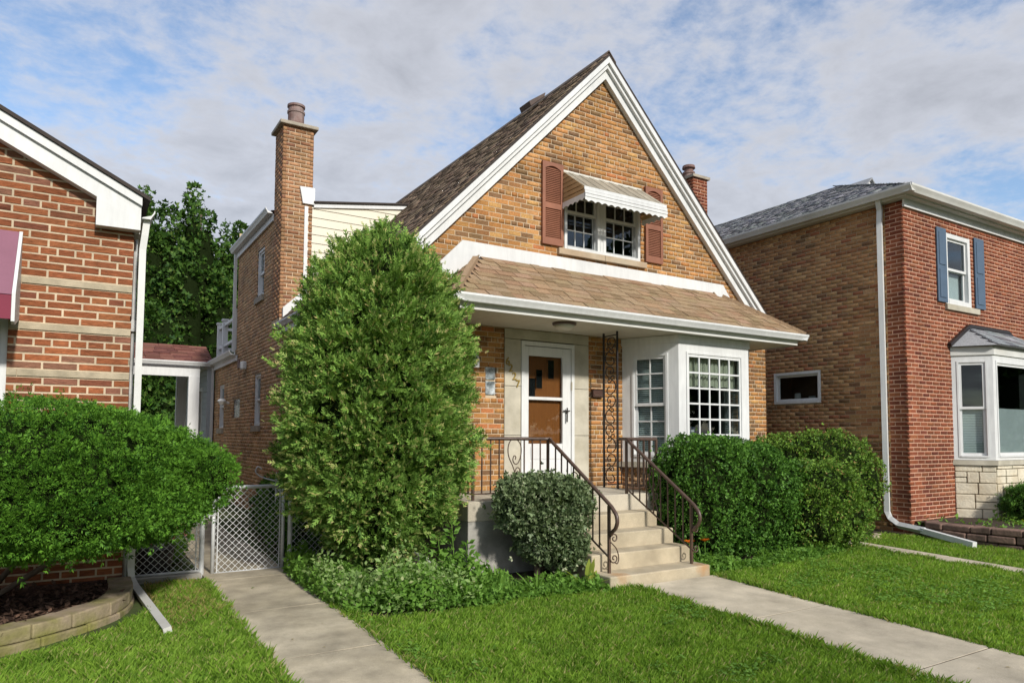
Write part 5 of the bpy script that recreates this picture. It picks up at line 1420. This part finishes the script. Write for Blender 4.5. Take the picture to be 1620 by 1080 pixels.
# trees beyond the yards
def big_tree(name, label, x, y, h, ells, seed, n=26000, leaf=.15):
    t = thing(name, label, 'tree', (x, y, 0), 'tall trees behind the houses' if y > 0 else 'unseen trees added across the road')
    mb = MB(); mb.tube([(x, y, -.2), (x + .1, y, h * .3), (x, y + .1, h * .6), (x + .05, y, h * .9)], [.26, .2, .12, .04], 9)
    for k in range(12):
        e = ells[k % len(ells)]; z0 = h * random.uniform(.2, .6)
        mb.tube([(x, y, z0), tuple(Vector((x, y, z0)).lerp(Vector(e[0]), .55) + Vector((0, 0, .2))), e[0]], [.09, .06, .025], 6)
    mb.build('trunk', M['bark'], t, smooth=True)
    P, N = shell(ells, n // 12, .12, .35, seed); P, N = clumped(P, N, 12, .26 if y > 0 else .5, .9)
    scatter('crown', BRD[0], BRD[1], P, N + rng.normal(size=P.shape) * .8 + (0, 0, .1), leaf * rng.uniform(.6, 1.3, len(P)), M['treeleaf'], t)
    core(ells, .76, 'shade_core', t, seed, .12)
def columns(x, y, h, w, seed, k=6):
    r = np.random.default_rng(seed); out = [((x, y, h * .50), (w * .50, w * .50, h * .50))]
    for i in range(k):
        a = i * 6.283 / k + r.uniform(-.4, .4); hh = h * r.uniform(.62, .93); q = w * .52
        out.append(((x + q * math.cos(a), y + q * math.sin(a), hh * .48), (w * r.uniform(.34, .46), w * r.uniform(.34, .46), hh * .52)))
    return out
def lobes(x, y, h, w, seed, k=9):
    r = np.random.default_rng(seed); out = [((x, y, h * .45), (w * .85, w * .85, h * .36))]
    for i in range(k):
        a = r.uniform(0, 6.28); z = h * r.uniform(.15, .82); q = w * .55 * (1 - .35 * z / h)
        out.append(((x + q * math.cos(a), y + q * math.sin(a), z), (w * r.uniform(.34, .5), w * r.uniform(.34, .5), w * r.uniform(.5, .8))))
    out.append(((x, y, h - w * .62), (w * .42, w * .42, w * .62)))
    return out
big_tree('leafy_tree', 'tall dark tree rising just beside the white gable return', 2.1, 30.5, 11.4, columns(2.1, 30.5, 11.4, 2.1, 3), 31)
big_tree('leafy_tree', 'tallest round topped tree between the two brick houses', 3.95, 29.5, 11.3, columns(3.95, 29.5, 11.3, 2.1, 5), 41)
big_tree('leafy_tree', 'tree top showing beside the upstairs side window gutter', 5.6, 31, 10.8, columns(5.6, 31, 10.8, 1.95, 7), 51)
big_tree('leafy_tree', 'lower dark tree seen through the white breezeway', 1.6, 27.5, 6.4, lobes(1.6, 27.5, 6.4, 2.0, 9), 61)
big_tree('leafy_tree', 'tree hidden mostly behind the breezeway post and rear porch', 4.4, 33, 8.4, lobes(4.4, 33, 8.4, 2.4, 12), 71)

# unseen trees added across the street to darken the window reflections
r_bt = random.Random(5)
for i in range(10):
    x_ = 6 + i * 12.0 + r_bt.uniform(-1, 1)
    big_tree('unseen_tree', 'broad unseen tree added across the road to darken window reflections', x_, -34 + r_bt.uniform(-1, 1), 20, lobes(x_, -34, 20, 6.6, 80 + i), 90 + i, 3000, .9)
# ================================================================== CHAIN LINK FENCE AND GATE
def chain_mesh(fr, u0, u1, z0, z1, parent, d=.074, r=.0034):
    """diagonal wires clipped to the panel, interlaced in depth"""
    mb = MB()
    for s_ in (1, -1):
        k = u0 - (z1 - z0) if s_ > 0 else u0
        while k < (u1 if s_ > 0 else u1 + (z1 - z0)):
            a_u, a_z = k, z0; b_u, b_z = k + s_ * (z1 - z0), z1
            def cl_(u): return (u - a_u) / (b_u - a_u)
            t0, t1 = sorted((cl_(u0), cl_(u1))); t0, t1 = max(0, t0), min(1, t1)
            if t1 - t0 > .02:
                pts = []
                n_ = max(2, int((t1 - t0) * (z1 - z0) / (d / 2)))
                for i in range(n_ + 1):
                    t = t0 + (t1 - t0) * i / n_
                    pts.append(fr.p(a_u + (b_u - a_u) * t, s_ * .003 * (1 if i % 2 else -1), z0 + (z1 - z0) * t))
                mb.tube(pts, r, 4, False)
            k += d
    return mb.build('wire_mesh', M['galv'], parent)
FG = Fr((0, 8.60, 0), (1, 0, 0), (0, -1, 0))
gate = thing('chain_link_gate', 'closed chain link gate across the side walk', 'gate', (1.78, 8.6, 0))
for (a, b, r) in (((1.39, .045), (1.39, 1.01), .021), ((2.155, .05), (2.155, 1.03), .021), ((1.39, 1.01), (2.155, 1.01), .021), ((1.39, .045), (2.155, .05), .019)):
    mb = MB(); mb.tube([FG.p(a[0], 0, a[1]), FG.p(b[0], 0, b[1])], r, 10); mb.build('gate_tube', M['galv'], gate, smooth=True)
chain_mesh(FG, 1.40, 2.145, .06, 1.0, gate)
for u_ in (1.435, 2.115):
    mb = MB(); mb.tube([FG.p(u_, .012, .06), FG.p(u_, .012, .99)], .008, 4); mb.build('tension_bar', M['galv'], gate)
mb = MB()
for z_ in (.14, .90): FG.box(mb, 2.15, 2.25, .01, .03, z_, z_ + .03)
mb.build('hinge', M['galv'], gate)
mb = MB(); FG.box(mb, 1.30, 1.40, .015, .03, .70, .73); mb.tube([FG.p(1.34, .03, .66), FG.p(1.34, .03, .80)], .008, 6); mb.build('latch', M['galv'], gate)
def post(parent, x, z1, r=.027, z0=-.1):
    mb = MB(); mb.tube([(x, 8.6, z0), (x, 8.6, z1)], r, 12); mb.lathe([(r + .006, 0), (r + .006, .02), (.01, .045)], (x, 8.6, z1), 12); return mb.build('post', M['galv'], parent, smooth=False)
fl = thing('chain_link_fence', 'short chain link fence panel under the yew bush', 'fence', (.93, 8.6, 0))
post(fl, 1.275, 1.03); post(fl, .585, 1.03)
for z_, r_ in ((1.03, .018), (.10, .014)):
    mb = MB(); mb.tube([FG.p(.585, 0, z_), FG.p(1.275, 0, z_)], r_, 10); mb.build('fence_rail', M['galv'], fl, smooth=True)
chain_mesh(FG, .60, 1.25, .10, 1.02, fl)
mb = MB(); mb.tube([FG.p(1.215, .012, .1), FG.p(1.215, .012, 1.0)], .009, 4); mb.build('tension_bar', M['galv'], fl)
mb = MB(); mb.box(.56, 1.27, 8.52, 8.66, -.05, .085); mb.build('timber_curb', M['timber'], fl, bevel=.01)
frn = thing('chain_link_fence', 'chain link fence panel between gate and cedar', 'fence', (2.8, 8.6, 0))
post(frn, 2.24, 1.10); post(frn, 3.75, 1.03)
mb = MB(); mb.tube([FG.p(2.24, 0, 1.0), FG.p(3.75, 0, 1.0)], .018, 10); mb.build('fence_rail', M['galv'], frn, smooth=True)
chain_mesh(FG, 2.26, 3.15, .08, 1.0, frn)
# white scrolled garden ornament behind the gate
orn = thing('garden_trellis', 'white scrolled metal garden ornament behind the gate', 'trellis', (2.55, 10.4, 0))
OZ = 1.08
for pts in ([(2.5, 10.4, .0), (2.5, 10.4, OZ)], [(2.78, 10.4, 0), (2.78, 10.4, OZ)]):
    mb = MB(); mb.tube(pts, .012, 6); mb.build('stake', M['white'], orn)
for s_ in (1, -1):
    for pts in ([(2.64 + s_ * .02, 10.4, .75), (2.64 + s_ * .12, 10.4, .85), (2.64 + s_ * .14, 10.4, .98), (2.64 + s_ * .08, 10.4, 1.10), (2.64 + s_ * .02, 10.4, 1.06), (2.64 + s_ * .05, 10.4, 1.0)], [(2.64, 10.4, .92), (2.64 + s_ * .3, 10.4, 1.0), (2.64 + s_ * .42, 10.4, 1.08), (2.64 + s_ * .40, 10.4, 1.16), (2.64 + s_ * .34, 10.4, 1.13)]):
        mb = MB(); mb.tube(smooth_path(pts), .010, 6); mb.build('scroll', M['white'], orn, smooth=True)
mb = MB(); mb.lathe([(.02, 0), (.05, .04), (.055, .12), (.03, .19), (.01, .21)], (2.64, 10.4, 1.02), 12); mb.build('finial', M['white'], orn, smooth=True)

# ================================================================== PLANTERS
bw_ = thing('planter_wall', 'curved mossy two course block wall round the yew bed', 'wall', (.2, 7.0, 0))
ctrl = smooth_path([Vector(p) for p in [(-2.3, 6.05, 0), (-1.2, 6.25, 0), (-.39, 6.47, 0), (-.0, 6.73, 0), (.35, 7.08, 0), (.50, 7.4, 0), (.57, 7.8, 0), (.58, 8.3, 0)]], 8)
def along(s):
    d = 0
    for a, b in zip(ctrl, ctrl[1:]):
        l = (b - a).length
        if d + l >= s: return a.lerp(b, (s - d) / l), (b - a).normalized()
        d += l
    return ctrl[-1], (ctrl[-1] - ctrl[-2]).normalized()
tot = sum((b - a).length for a, b in zip(ctrl, ctrl[1:]))
for c in range(2):
    s = -.18 if c else 0.0
    while s < tot - .08:
        wd = random.uniform(.34, .42); a, b = max(s, 0) + .004, min(s + wd, tot) - .004; s += wd
        if b - a < .06: continue
        (pa, ta), (pb, tb) = along(a), along(b); pm, tm = along((a + b) / 2)
        nrm = lambda t: Vector((t.y, -t.x, 0)); dp = .21; z0 = -.06 + c * .115 + gz(6.8) * .5; z1 = z0 + .112
        ino = 0.015 * c
        ring = []
        for p, t in ((pa, ta), (pm, tm), (pb, tb)):
            n_ = nrm(t); jz = random.uniform(-.006, .006)
            ring.append((p - n_ * ino, p - n_ * (ino + dp), jz))
        vs = []
        for o_, i_, jz in ring: vs += [(o_.x, o_.y, z0), (i_.x, i_.y, z0), (i_.x, i_.y, z1 + jz), (o_.x, o_.y, z1 + jz)]
        fs = [(3, 2, 1, 0), (8, 9, 10, 11)]
        for k in range(2):
            for e in range(4): fs.append((k * 4 + e, k * 4 + (e + 1) % 4, k * 4 + 4 + (e + 1) % 4, k * 4 + 4 + e))
        q = MB(); q.add(vs, fs); o_ = q.build('block', M['block'], bw_, bevel=.012)
inner = [along(tot * i / 14)[0] - Vector((along(tot * i / 14)[1].y, -along(tot * i / 14)[1].x, 0)) * .16 for i in range(15)]
mb = MB(); pts = [(p.x, p.y, .115) for p in inner] + [(.42, 8.39, .13), (-2.3, 8.39, .13)]
mb.add(pts, [tuple(range(len(pts)))]); mb.build('mulch_bed', M['mulch'], kind='structure')
# bark chips
n = 2600
Q = np.c_[rng.uniform(-1.2, .42, n), rng.uniform(6.35, 8.35, n)]
keep = np.ones(n, bool)
for i, (x_, y_) in enumerate(Q):
    # inside the bed: left of the inner curve
    best = min(inner, key=lambda p: (p.x - x_) ** 2 + (p.y - y_) ** 2)
    keep[i] = y_ > best.y + .02 and x_ < best.x + .25 or x_ < best.x - .05
Q = Q[keep]
P = np.c_[Q, np.full(len(Q), .118) + rng.uniform(0, .02, len(Q))]
o = scatter('mulch_chips', LEAF[0], LEAF[1], P, np.c_[rng.normal(size=(len(P), 2)), rng.normal(size=len(P)) * .25], rng.uniform(.03, .09, len(P)), M['chip'], None, 'stuff', roll=np.tile([[0., 0, 1]], (len(P), 1)) + rng.normal(size=(len(P), 3)) * .3)
tag(o, 'brown bark chips covering the yew bed', 'mulch', kind='stuff')

rpw = thing('stone_planter', 'low brown stone edging by the red brick house', 'planter', (12.1, 6.0, 0))
line = smooth_path([Vector(p) for p in [(12.35, 6.62, 0), (12.02, 6.45, 0), (11.97, 6.1, 0), (12.02, 5.6, 0), (12.1, 5.1, 0), (12.2, 4.4, 0)]], 6)
for c in range(3):
    i = c * .11
    acc = [0]
    for a, b in zip(line, line[1:]): acc.append(acc[-1] + (b - a).length)
    s = 0.0
    while s < acc[-1] - .1:
        wd = random.uniform(.26, .42)
        def at(s_):
            for k in range(len(acc) - 1):
                if acc[k + 1] >= s_: return line[k].lerp(line[k + 1], (s_ - acc[k]) / (acc[k + 1] - acc[k]))
            return line[-1]
        p, q = at(s + .006), at(min(s + wd, acc[-1]) - .006); s += wd
        t_ = (q - p).normalized(); n_ = Vector((-t_.y, t_.x, 0)); w_ = random.uniform(.18, .24); ou = random.uniform(-.02, .02)
        z0 = -.1 + c * .115; z1 = z0 + .11 + random.uniform(-.008, .008)
        b_ = MB(); a0, a1, b0, b1 = p - n_ * ou, q - n_ * (ou + random.uniform(-.015, .015)), p + n_ * w_, q + n_ * w_
        b_.hexa([(a0.x, a0.y, z0), (a1.x, a1.y, z0), (b1.x, b1.y, z0), (b0.x, b0.y, z0), (a0.x, a0.y, z1 - random.uniform(0, .02)), (a1.x, a1.y, z1 - random.uniform(0, .02)), (b1.x, b1.y, z1), (b0.x, b0.y, z1)])
        b_.build('stone', M['fieldstone'], rpw, bevel=.018)
mb = MB(); mb.add([(12.2, 4.4, .18), (12.2, 6.69, .2), (17, 6.69, .2), (17, 4.4, .18)], [(0, 1, 2, 3)]); mb.build('planter_soil', M['soil'], kind='structure')

# ================================================================== BUSHES
bush('yew_bush', 'broad clipped bright green yew mound before the left red brick house', [((-.25, 7.15, 1.28), (1.25, 1.0, .62)), ((.50, 7.25, 1.22), (.70, .66, .52)), ((.95, 7.2, 1.20), (.42, .42, .33)), ((-1.3, 7.0, 1.25), (.8, .85, .62)), ((-.2, 6.80, 1.12), (1.0, .7, .50)), ((.2, 7.45, 1.24), (.85, .66, .58)), ((-.35, 6.85, .95), (1.25, .85, .32)), ((.35, 7.0, .98), (.72, .6, .32))],
     84000, YEW, .052, 'yew', 'bush', .03, .09, 3, .20, .42, .45, .82, tuft=(12, .056), base=(-.75, 8.0, .1), stems=3, strays=700)

# cedar: turned profile with flat sprays and leader tips
ct = thing('cedar_shrub', 'tall rounded cedar shrub covering the corner of the house', 'shrub', (2.93, 7.55, 0))
prof = [(.28, .34), (.50, .60), (.80, .82), (1.2, .95), (1.7, 1.0), (2.2, .99), (2.7, .92), (3.05, .84), (3.35, .72), (3.6, .53), (3.75, .34), (3.84, .12)]
pz, pr_ = np.array([a for a, b in prof]), np.array([b for a, b in prof])
n = 2300
zz_ = rng.choice(np.linspace(.3, 3.84, 400), n, p=(lambda w: w / w.sum())(np.interp(np.linspace(.3, 3.84, 400), pz, pr_) + .12)); zz_ = zz_ + rng.uniform(-.005, .005, n)
th = rng.uniform(0, 6.2832, n)
D = np.c_[np.cos(th), np.sin(th), zz_ * .8]
lump = 1 + .06 * lumps(D * 1.5, 8) + .09 * lumps(D * 4, 9)
keepc = (lumps(D * 3.2, 17) > -1.05)
rr_ = np.interp(zz_, pz, pr_) * lump * (1 - .22 * rng.random(n) ** 2.0)
P = np.c_[2.93 + rr_ * np.cos(th), 7.55 + rr_ * np.sin(th) * .95, zz_]
dr_dz = np.gradient(pr_, pz); sl_ = np.interp(zz_, pz, dr_dz)
N = np.c_[np.cos(th), np.sin(th), np.clip(-sl_, -.6, 2.5)]; N /= np.linalg.norm(N, axis=1, keepdims=True)
P, N = P[keepc], N[keepc]
shoot = rng.choice(len(P), 260, replace=False); P[shoot] += N[shoot] * rng.uniform(.03, .13, (260, 1)) + np.array([0, 0, .05])
cen, cn = P + N * .06, N
P, N = clumped(P, N, 18, .12, 1.1)
k_ = rng.choice(len(cen), 2600, replace=True)
scatter('new_growth', CED[0], CED[1], cen[k_] + rng.normal(size=(2600, 3)) * .035, cn[k_] + (0, 0, .5) + rng.normal(size=(2600, 3)) * .4, rng.uniform(.05, .10, 2600), M['cedar_tip'], ct)
scatter('foliage', CED[0], CED[1], P, N * .8 + (0, 0, .5) + rng.normal(size=P.shape) * .38, rng.uniform(.06, .15, len(P)), M['cedar'], ct)
tips_P, tips_D = [], []
for (x_, y_, z_, h_) in [(2.88, 7.5, 3.6, .38), (2.98, 7.45, 3.55, .30), (2.48, 7.3, 3.2, .42), (2.36, 7.3, 3.0, .30), (3.08, 7.4, 3.5, .3), (2.62, 7.35, 3.55, .25), (3.2, 7.4, 3.6, .2), (3.42, 7.3, 3.35, .22), (2.2, 7.25, 3.0, .2)]:
    for k in range(90):
        t_ = random.random(); a_ = random.uniform(0, 6.28); r_ = .11 * (1 - t_) + .015
        tips_P.append((x_ + r_ * math.cos(a_), y_ + r_ * math.sin(a_), z_ + t_ * h_)); tips_D.append((math.cos(a_) * .7, math.sin(a_) * .7, .9))
scatter('leader_tips', CED[0], CED[1], np.array(tips_P), np.array(tips_D), np.full(len(tips_P), .085), M['cedar'], ct)
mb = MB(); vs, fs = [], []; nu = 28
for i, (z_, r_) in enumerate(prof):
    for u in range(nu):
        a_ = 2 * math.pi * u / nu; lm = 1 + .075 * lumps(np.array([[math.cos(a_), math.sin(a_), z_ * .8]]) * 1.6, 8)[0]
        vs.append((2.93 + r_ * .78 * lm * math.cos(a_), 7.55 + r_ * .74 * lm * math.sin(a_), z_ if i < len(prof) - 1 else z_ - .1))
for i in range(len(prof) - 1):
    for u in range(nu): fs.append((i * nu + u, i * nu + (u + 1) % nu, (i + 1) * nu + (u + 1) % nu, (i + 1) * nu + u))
mb.add(vs, fs); mb.build('shade_core', M['core_shade'], ct, smooth=True)  # solid hull with the cedar's inner shade painted in
mb = MB()
for k in range(4): mb.tube([(2.87 + .1 * k - .15, 7.55, -.05), (2.85 + .12 * k - .2, 7.5, .6)], .04, 7)
mb.build('trunk', M['bark'], ct)

bush('euonymus_bush', 'small grey green rounded bush in front of the stoop', [((4.58, 6.72, .88), (.52, .45, .31)), ((4.33, 6.73, .84), (.32, .34, .32)), ((4.86, 6.70, .82), (.34, .34, .34)), ((4.66, 6.66, .50), (.40, .38, .34)), ((4.80, 6.6, .32), (.26, .28, .22))],
     21000, BRD, .034, 'boxwood', 'bush', .06, .30, 13, .3, .7, .05, .66, tuft=(9, .07), sq=2.6, stems=9, strays=220)
bush('clipped_hedge', 'large dark clipped hedge beside the front steps', [((7.32, 6.84, .80), (.74, .60, .86)), ((8.05, 6.76, .72), (.72, .58, .84)), ((8.62, 6.74, .62), (.52, .52, .70))],
     56000, BRD, .030, 'hedge', 'hedge', .05, .20, 23, .35, .8, .0, .82, stems=8, strays=300, sq=3.0)
bush('clipped_hedge', 'small yellow green bush in front between the two large hedges', [((9.25, 6.45, .78), (.66, .52, .54)), ((9.5, 6.42, .45), (.58, .50, .46)), ((8.95, 6.4, .50), (.5, .45, .5))],
     24000, BRD, .030, 'hedge2', 'hedge', .05, .22, 33, .35, .8, .0, .80, stems=6, strays=160, sq=2.5)
bush('clipped_hedge', 'rounded hedge against the red house downspout', [((10.55, 7.35, 1.12), (.98, .75, .62)), ((10.95, 7.30, .85), (.80, .72, .66)), ((10.2, 7.4, .75), (.8, .7, .6)), ((9.9, 7.5, 1.05), (.6, .6, .62))],
     30000, BRD, .031, 'hedge2', 'hedge', .05, .20, 43, .35, .8, .0, .82, stems=6, strays=200, sq=2.5)
bush('evergreen_shrub', 'small dark shrub in front of the pale stone base', [((14.1, 5.75, .50), (.42, .40, .34)), ((14.45, 5.7, .42), (.4, .4, .3))], 7000, YEW, .06, 'hedge', 'shrub', .1, .3, 53, .5, .7, .1, .75, base=(14.1, 5.75, .18), stems=5, strays=150)
bush('garden_shrub', 'dark shrub behind the chain link gate against the house', [((2.72, 9.7, .45), (.45, .6, .45)), ((2.75, 10.6, .4), (.42, .7, .42)), ((2.8, 11.6, .45), (.35, .6, .5))], 9000, BRD, .06, 'hedge', 'shrub', .1, .3, 63, .3, .9, .0, .75, stems=4, strays=100)
bush('flowering_plant', 'pink flowering plant behind the short fence panel', [((.95, 9.5, .35), (.3, .35, .28))], 1600, BRD, .07, 'weed', 'plant', .15, .5, 73, .4, 1, .0, .5, stems=4)
P = np.c_[rng.uniform(.75, 1.2, 70), rng.uniform(9.15, 9.4, 70), rng.uniform(.35, .68, 70)]
o = scatter('blossom', BRD[0], BRD[1], P, rng.normal(size=P.shape) + (0, -.5, .5), rng.uniform(.03, .05, len(P)), M['pink'], None)
tag(o, 'pink blossoms seen through the short fence panel', 'flowers', kind='stuff')
mb = MB(); mb.lathe([(.16, 0), (.2, .3), (.22, .32), (.2, .34)], (.85, 9.05, 0), 14)
o = mb.build('plant_pot', M['black']); tag(o, 'black pot behind the short fence panel', 'pot')

# ground cover: leafy weeds in the beds
def cover(name, label, pts_fn, n, size, m, hmax, proto=BRD):
    P = pts_fn(n); h = hmax * rng.beta(1.6, 2.2, len(P)) * (1 + .5 * lumps(np.c_[P * 2.2, np.zeros(len(P))], 15))
    P3 = np.c_[P, -.027 * (7.5 - np.clip(P[:, 1], -12, 9.5)) + .01 + np.clip(h, 0, 1)]
    o = scatter(name, proto[0], proto[1], P3, np.c_[rng.normal(size=(len(P3), 2)) * .9, rng.uniform(.1, .9, len(P3))], size * rng.uniform(.5, 1.35, len(P3)), M[m], None, 'stuff')
    return tag(o, label, 'ground cover', kind='stuff')
def region(poly):
    return lambda n: lawn_points([poly], n)
cover('leafy_weeds', 'bright leafy weeds spilling from the bed under the cedar', region([(2.10, 8.3), (2.08, 7.0), (2.2, 6.35), (2.7, 5.98), (3.6, 5.95), (3.7, 6.3), (3.5, 6.8), (3.1, 7.0), (2.6, 7.6), (2.45, 8.4)]), 5200, .044, 'weed', .27)
cover('leafy_weeds', 'low green weeds in front of the small grey green bush', region([(3.5, 6.9), (3.4, 5.95), (4.2, 5.95), (4.95, 5.85), (4.95, 6.3), (4.3, 6.5), (3.9, 6.9)]), 3000, .040, 'weed', .13)
cover('leafy_weeds', 'low weeds along the foot of the hedges right of the steps', region([(6.5, 6.35), (6.5, 6.0), (7.4, 5.92), (8.6, 6.0), (9.6, 6.2), (9.9, 6.45), (9.2, 6.35), (7.6, 6.25)]), 3400, .042, 'weed', .14)
cover('leafy_weeds', 'low plants on the soil of the brown stone planter', region([(12.2, 6.6), (12.2, 5.2), (15.5, 5.2), (15.5, 6.1), (13.4, 6.2), (13.3, 6.6)]), 500, .06, 'weed', .30)
M['weed_pale'] = leaf_mat('pale_weed_leaf', (.15, .26, .07), (.30, .42, .15), (.40, .44, .22), .35, .6, 5, .1)
cover('tall_weeds', 'taller pale untidy weeds along the front of the cedar bed', region([(2.12, 7.6), (2.1, 6.6), (2.5, 6.0), (3.4, 5.98), (3.3, 6.3), (2.9, 6.6), (2.6, 7.0)]), 2600, .055, 'weed_pale', .46, LEAF)
# blade-leaved clumps
def clump(name, label, c, n, l, w, m, cat='plant', upb=.9, spread=.9, group=None):
    t = thing(name, label, cat, c, group)
    D = np.c_[rng.normal(size=(n, 2)) * spread, rng.uniform(.25, 1, n) * upb]; D /= np.linalg.norm(D, axis=1, keepdims=True)
    V, F = [], []
    for d in D:
        L_ = l * random.uniform(.7, 1.2); s_ = np.cross(d, [0, 0, 1]); s_ /= np.linalg.norm(s_) + 1e-6; b = len(V)
        for i in range(5):
            t_ = i / 4; p = np.array(c) + d * L_ * t_ + np.array([0, 0, -.45 * L_ * t_ * t_ * (1 - d[2])]); wd = w * (.35 + 1.6 * t_ * (1 - t_) * 1.6) * (1 if i < 4 else .1)
            V += [p - s_ * wd / 2, p + s_ * wd / 2]
        for i in range(4): F.append((b + 2 * i, b + 2 * i + 1, b + 2 * i + 3, b + 2 * i + 2))
    np_mesh('leaves', np.array(V), np.array(F), M[m], t)
    return t
clump('hosta', 'yellow green hosta beside the lowest step', (4.78, 6.15, -.03), 20, .30, .075, 'hosta')
clump('hosta', 'yellow green hosta in the planter of the red house', (13.6, 5.6, .18), 16, .28, .08, 'hosta')
clump('lily_clump', 'strappy green clump before the concrete landing wall', (3.75, 6.3, -.03), 40, .42, .022, 'weed')
clump('lily_clump', 'strappy leaves at the weedy bed edge under the cedar', (3.35, 6.15, -.03), 36, .34, .02, 'weed')
clump('lily_clump', 'strappy leaves beside the small grey green bush', (4.15, 6.2, -.03), 30, .34, .02, 'weed')
clump('lily_clump', 'strappy clump at the corner of the side walk bed', (2.35, 6.7, -.03), 34, .38, .02, 'weed_pale')
dl_ = clump('daylily', 'orange daylilies by the lowest step and hedge', (6.72, 6.32, -.03), 34, .36, .02, 'weed', 'flower')
for (x_, y_, z_) in ((6.52, 6.35, .30), (6.80, 6.36, .30)):
    mb = MB(); mb.tube([(x_ + .02, y_, -.03), (x_, y_, z_)], .005, 5); mb.build('stalk', M['weed'], dl_)
    P = np.tile(np.array([[x_, y_, z_]]), (9, 1)); a_ = np.linspace(0, 6.28, 10)[:-1]
    scatter('flower', LEAF[0], LEAF[1], P, np.c_[np.cos(a_), np.sin(a_), np.full(9, .45)], np.full(9, .085), M['orange'], dl_, roll=np.tile([[0., 0, 1]], (9, 1)))
tw = thing('tall_weed', 'tall leafy weed standing before the landing wall', 'plant', (3.45, 6.75, -.02))
for (x_, y_, h_) in ((3.45, 6.75, .72), (3.32, 6.8, .55), (3.6, 6.7, .48)):
    mb = MB(); mb.tube([(x_, y_, -.03), (x_ + .02, y_, h_ * .5), (x_ - .01, y_, h_)], [.008, .006, .004], 5); mb.build('stem', M['weed'], tw)
    k = 46; t_ = rng.uniform(.15, 1, k); a_ = rng.uniform(0, 6.28, k)
    scatter('leaves', LEAF[0], LEAF[1], np.c_[x_ + .02 * np.cos(a_), y_ + .02 * np.sin(a_), t_ * h_], np.c_[np.cos(a_), np.sin(a_), np.full(k, .5)], .12 * (1.15 - .5 * t_), M['weed'], tw)
nl = 150
Q = np.c_[rng.uniform(1.2, 9.5, nl), rng.uniform(2.2, 8.2, nl)]
Q = Q[~((Q[:, 0] > 2.2) & (Q[:, 1] > 6.0))]
P3 = np.c_[Q, -.027 * (7.5 - Q[:, 1]) + .036]
o = scatter('fallen_leaves', LEAF[0], LEAF[1], P3, np.c_[rng.normal(size=(len(Q), 2)), np.zeros(len(Q)) + .05], rng.uniform(.02, .05, len(Q)), M['drygrass'], None, 'stuff', roll=np.tile([[0., 0, 1]], (len(Q), 1)) + rng.normal(size=(len(Q), 3)) * .15)
tag(o, 'few dry leaves lying on the walks and lawn', 'leaves', kind='stuff')
# stones beside the thin walk and a pale pipe
for i, (x_, y_, r_) in enumerate(((10.75, 6.75, .10), (11.05, 6.72, .12), (10.6, 6.95, .08), (11.35, 6.85, .10))):
    mb = MB(); D_ = [(math.cos(a) * r_ * random.uniform(.8, 1.2), math.sin(a) * r_ * .7 * random.uniform(.8, 1.2)) for a in [k * .785 for k in range(8)]]
    mb.add([(x_ + a, y_ + b, -.03) for a, b in D_] + [(x_ + a * .75, y_ + b * .75, .035) for a, b in D_], [tuple(range(8, 16))] + [(k, (k + 1) % 8, 8 + (k + 1) % 8, 8 + k) for k in range(8)])
    o = mb.build('edging_stone', M['limeband']); tag(o, ('flat pale stone at the end of the thin walk', 'largest flat pale stone before the red house downspout', 'smallest pale stone nearest the rounded hedge', 'pale stone closest to the red house downspout elbow')[i], 'stone', 'loose stones by the downspout')
mb = MB(); mb.tube([(RX - .20, 7.5, -.05), (RX - .20, 7.5, .46)], .028, 10); o = mb.build('vent_pipe', M['tanmetal']); tag(o, 'tan upright pipe between hedge and red house downspout', 'pipe')
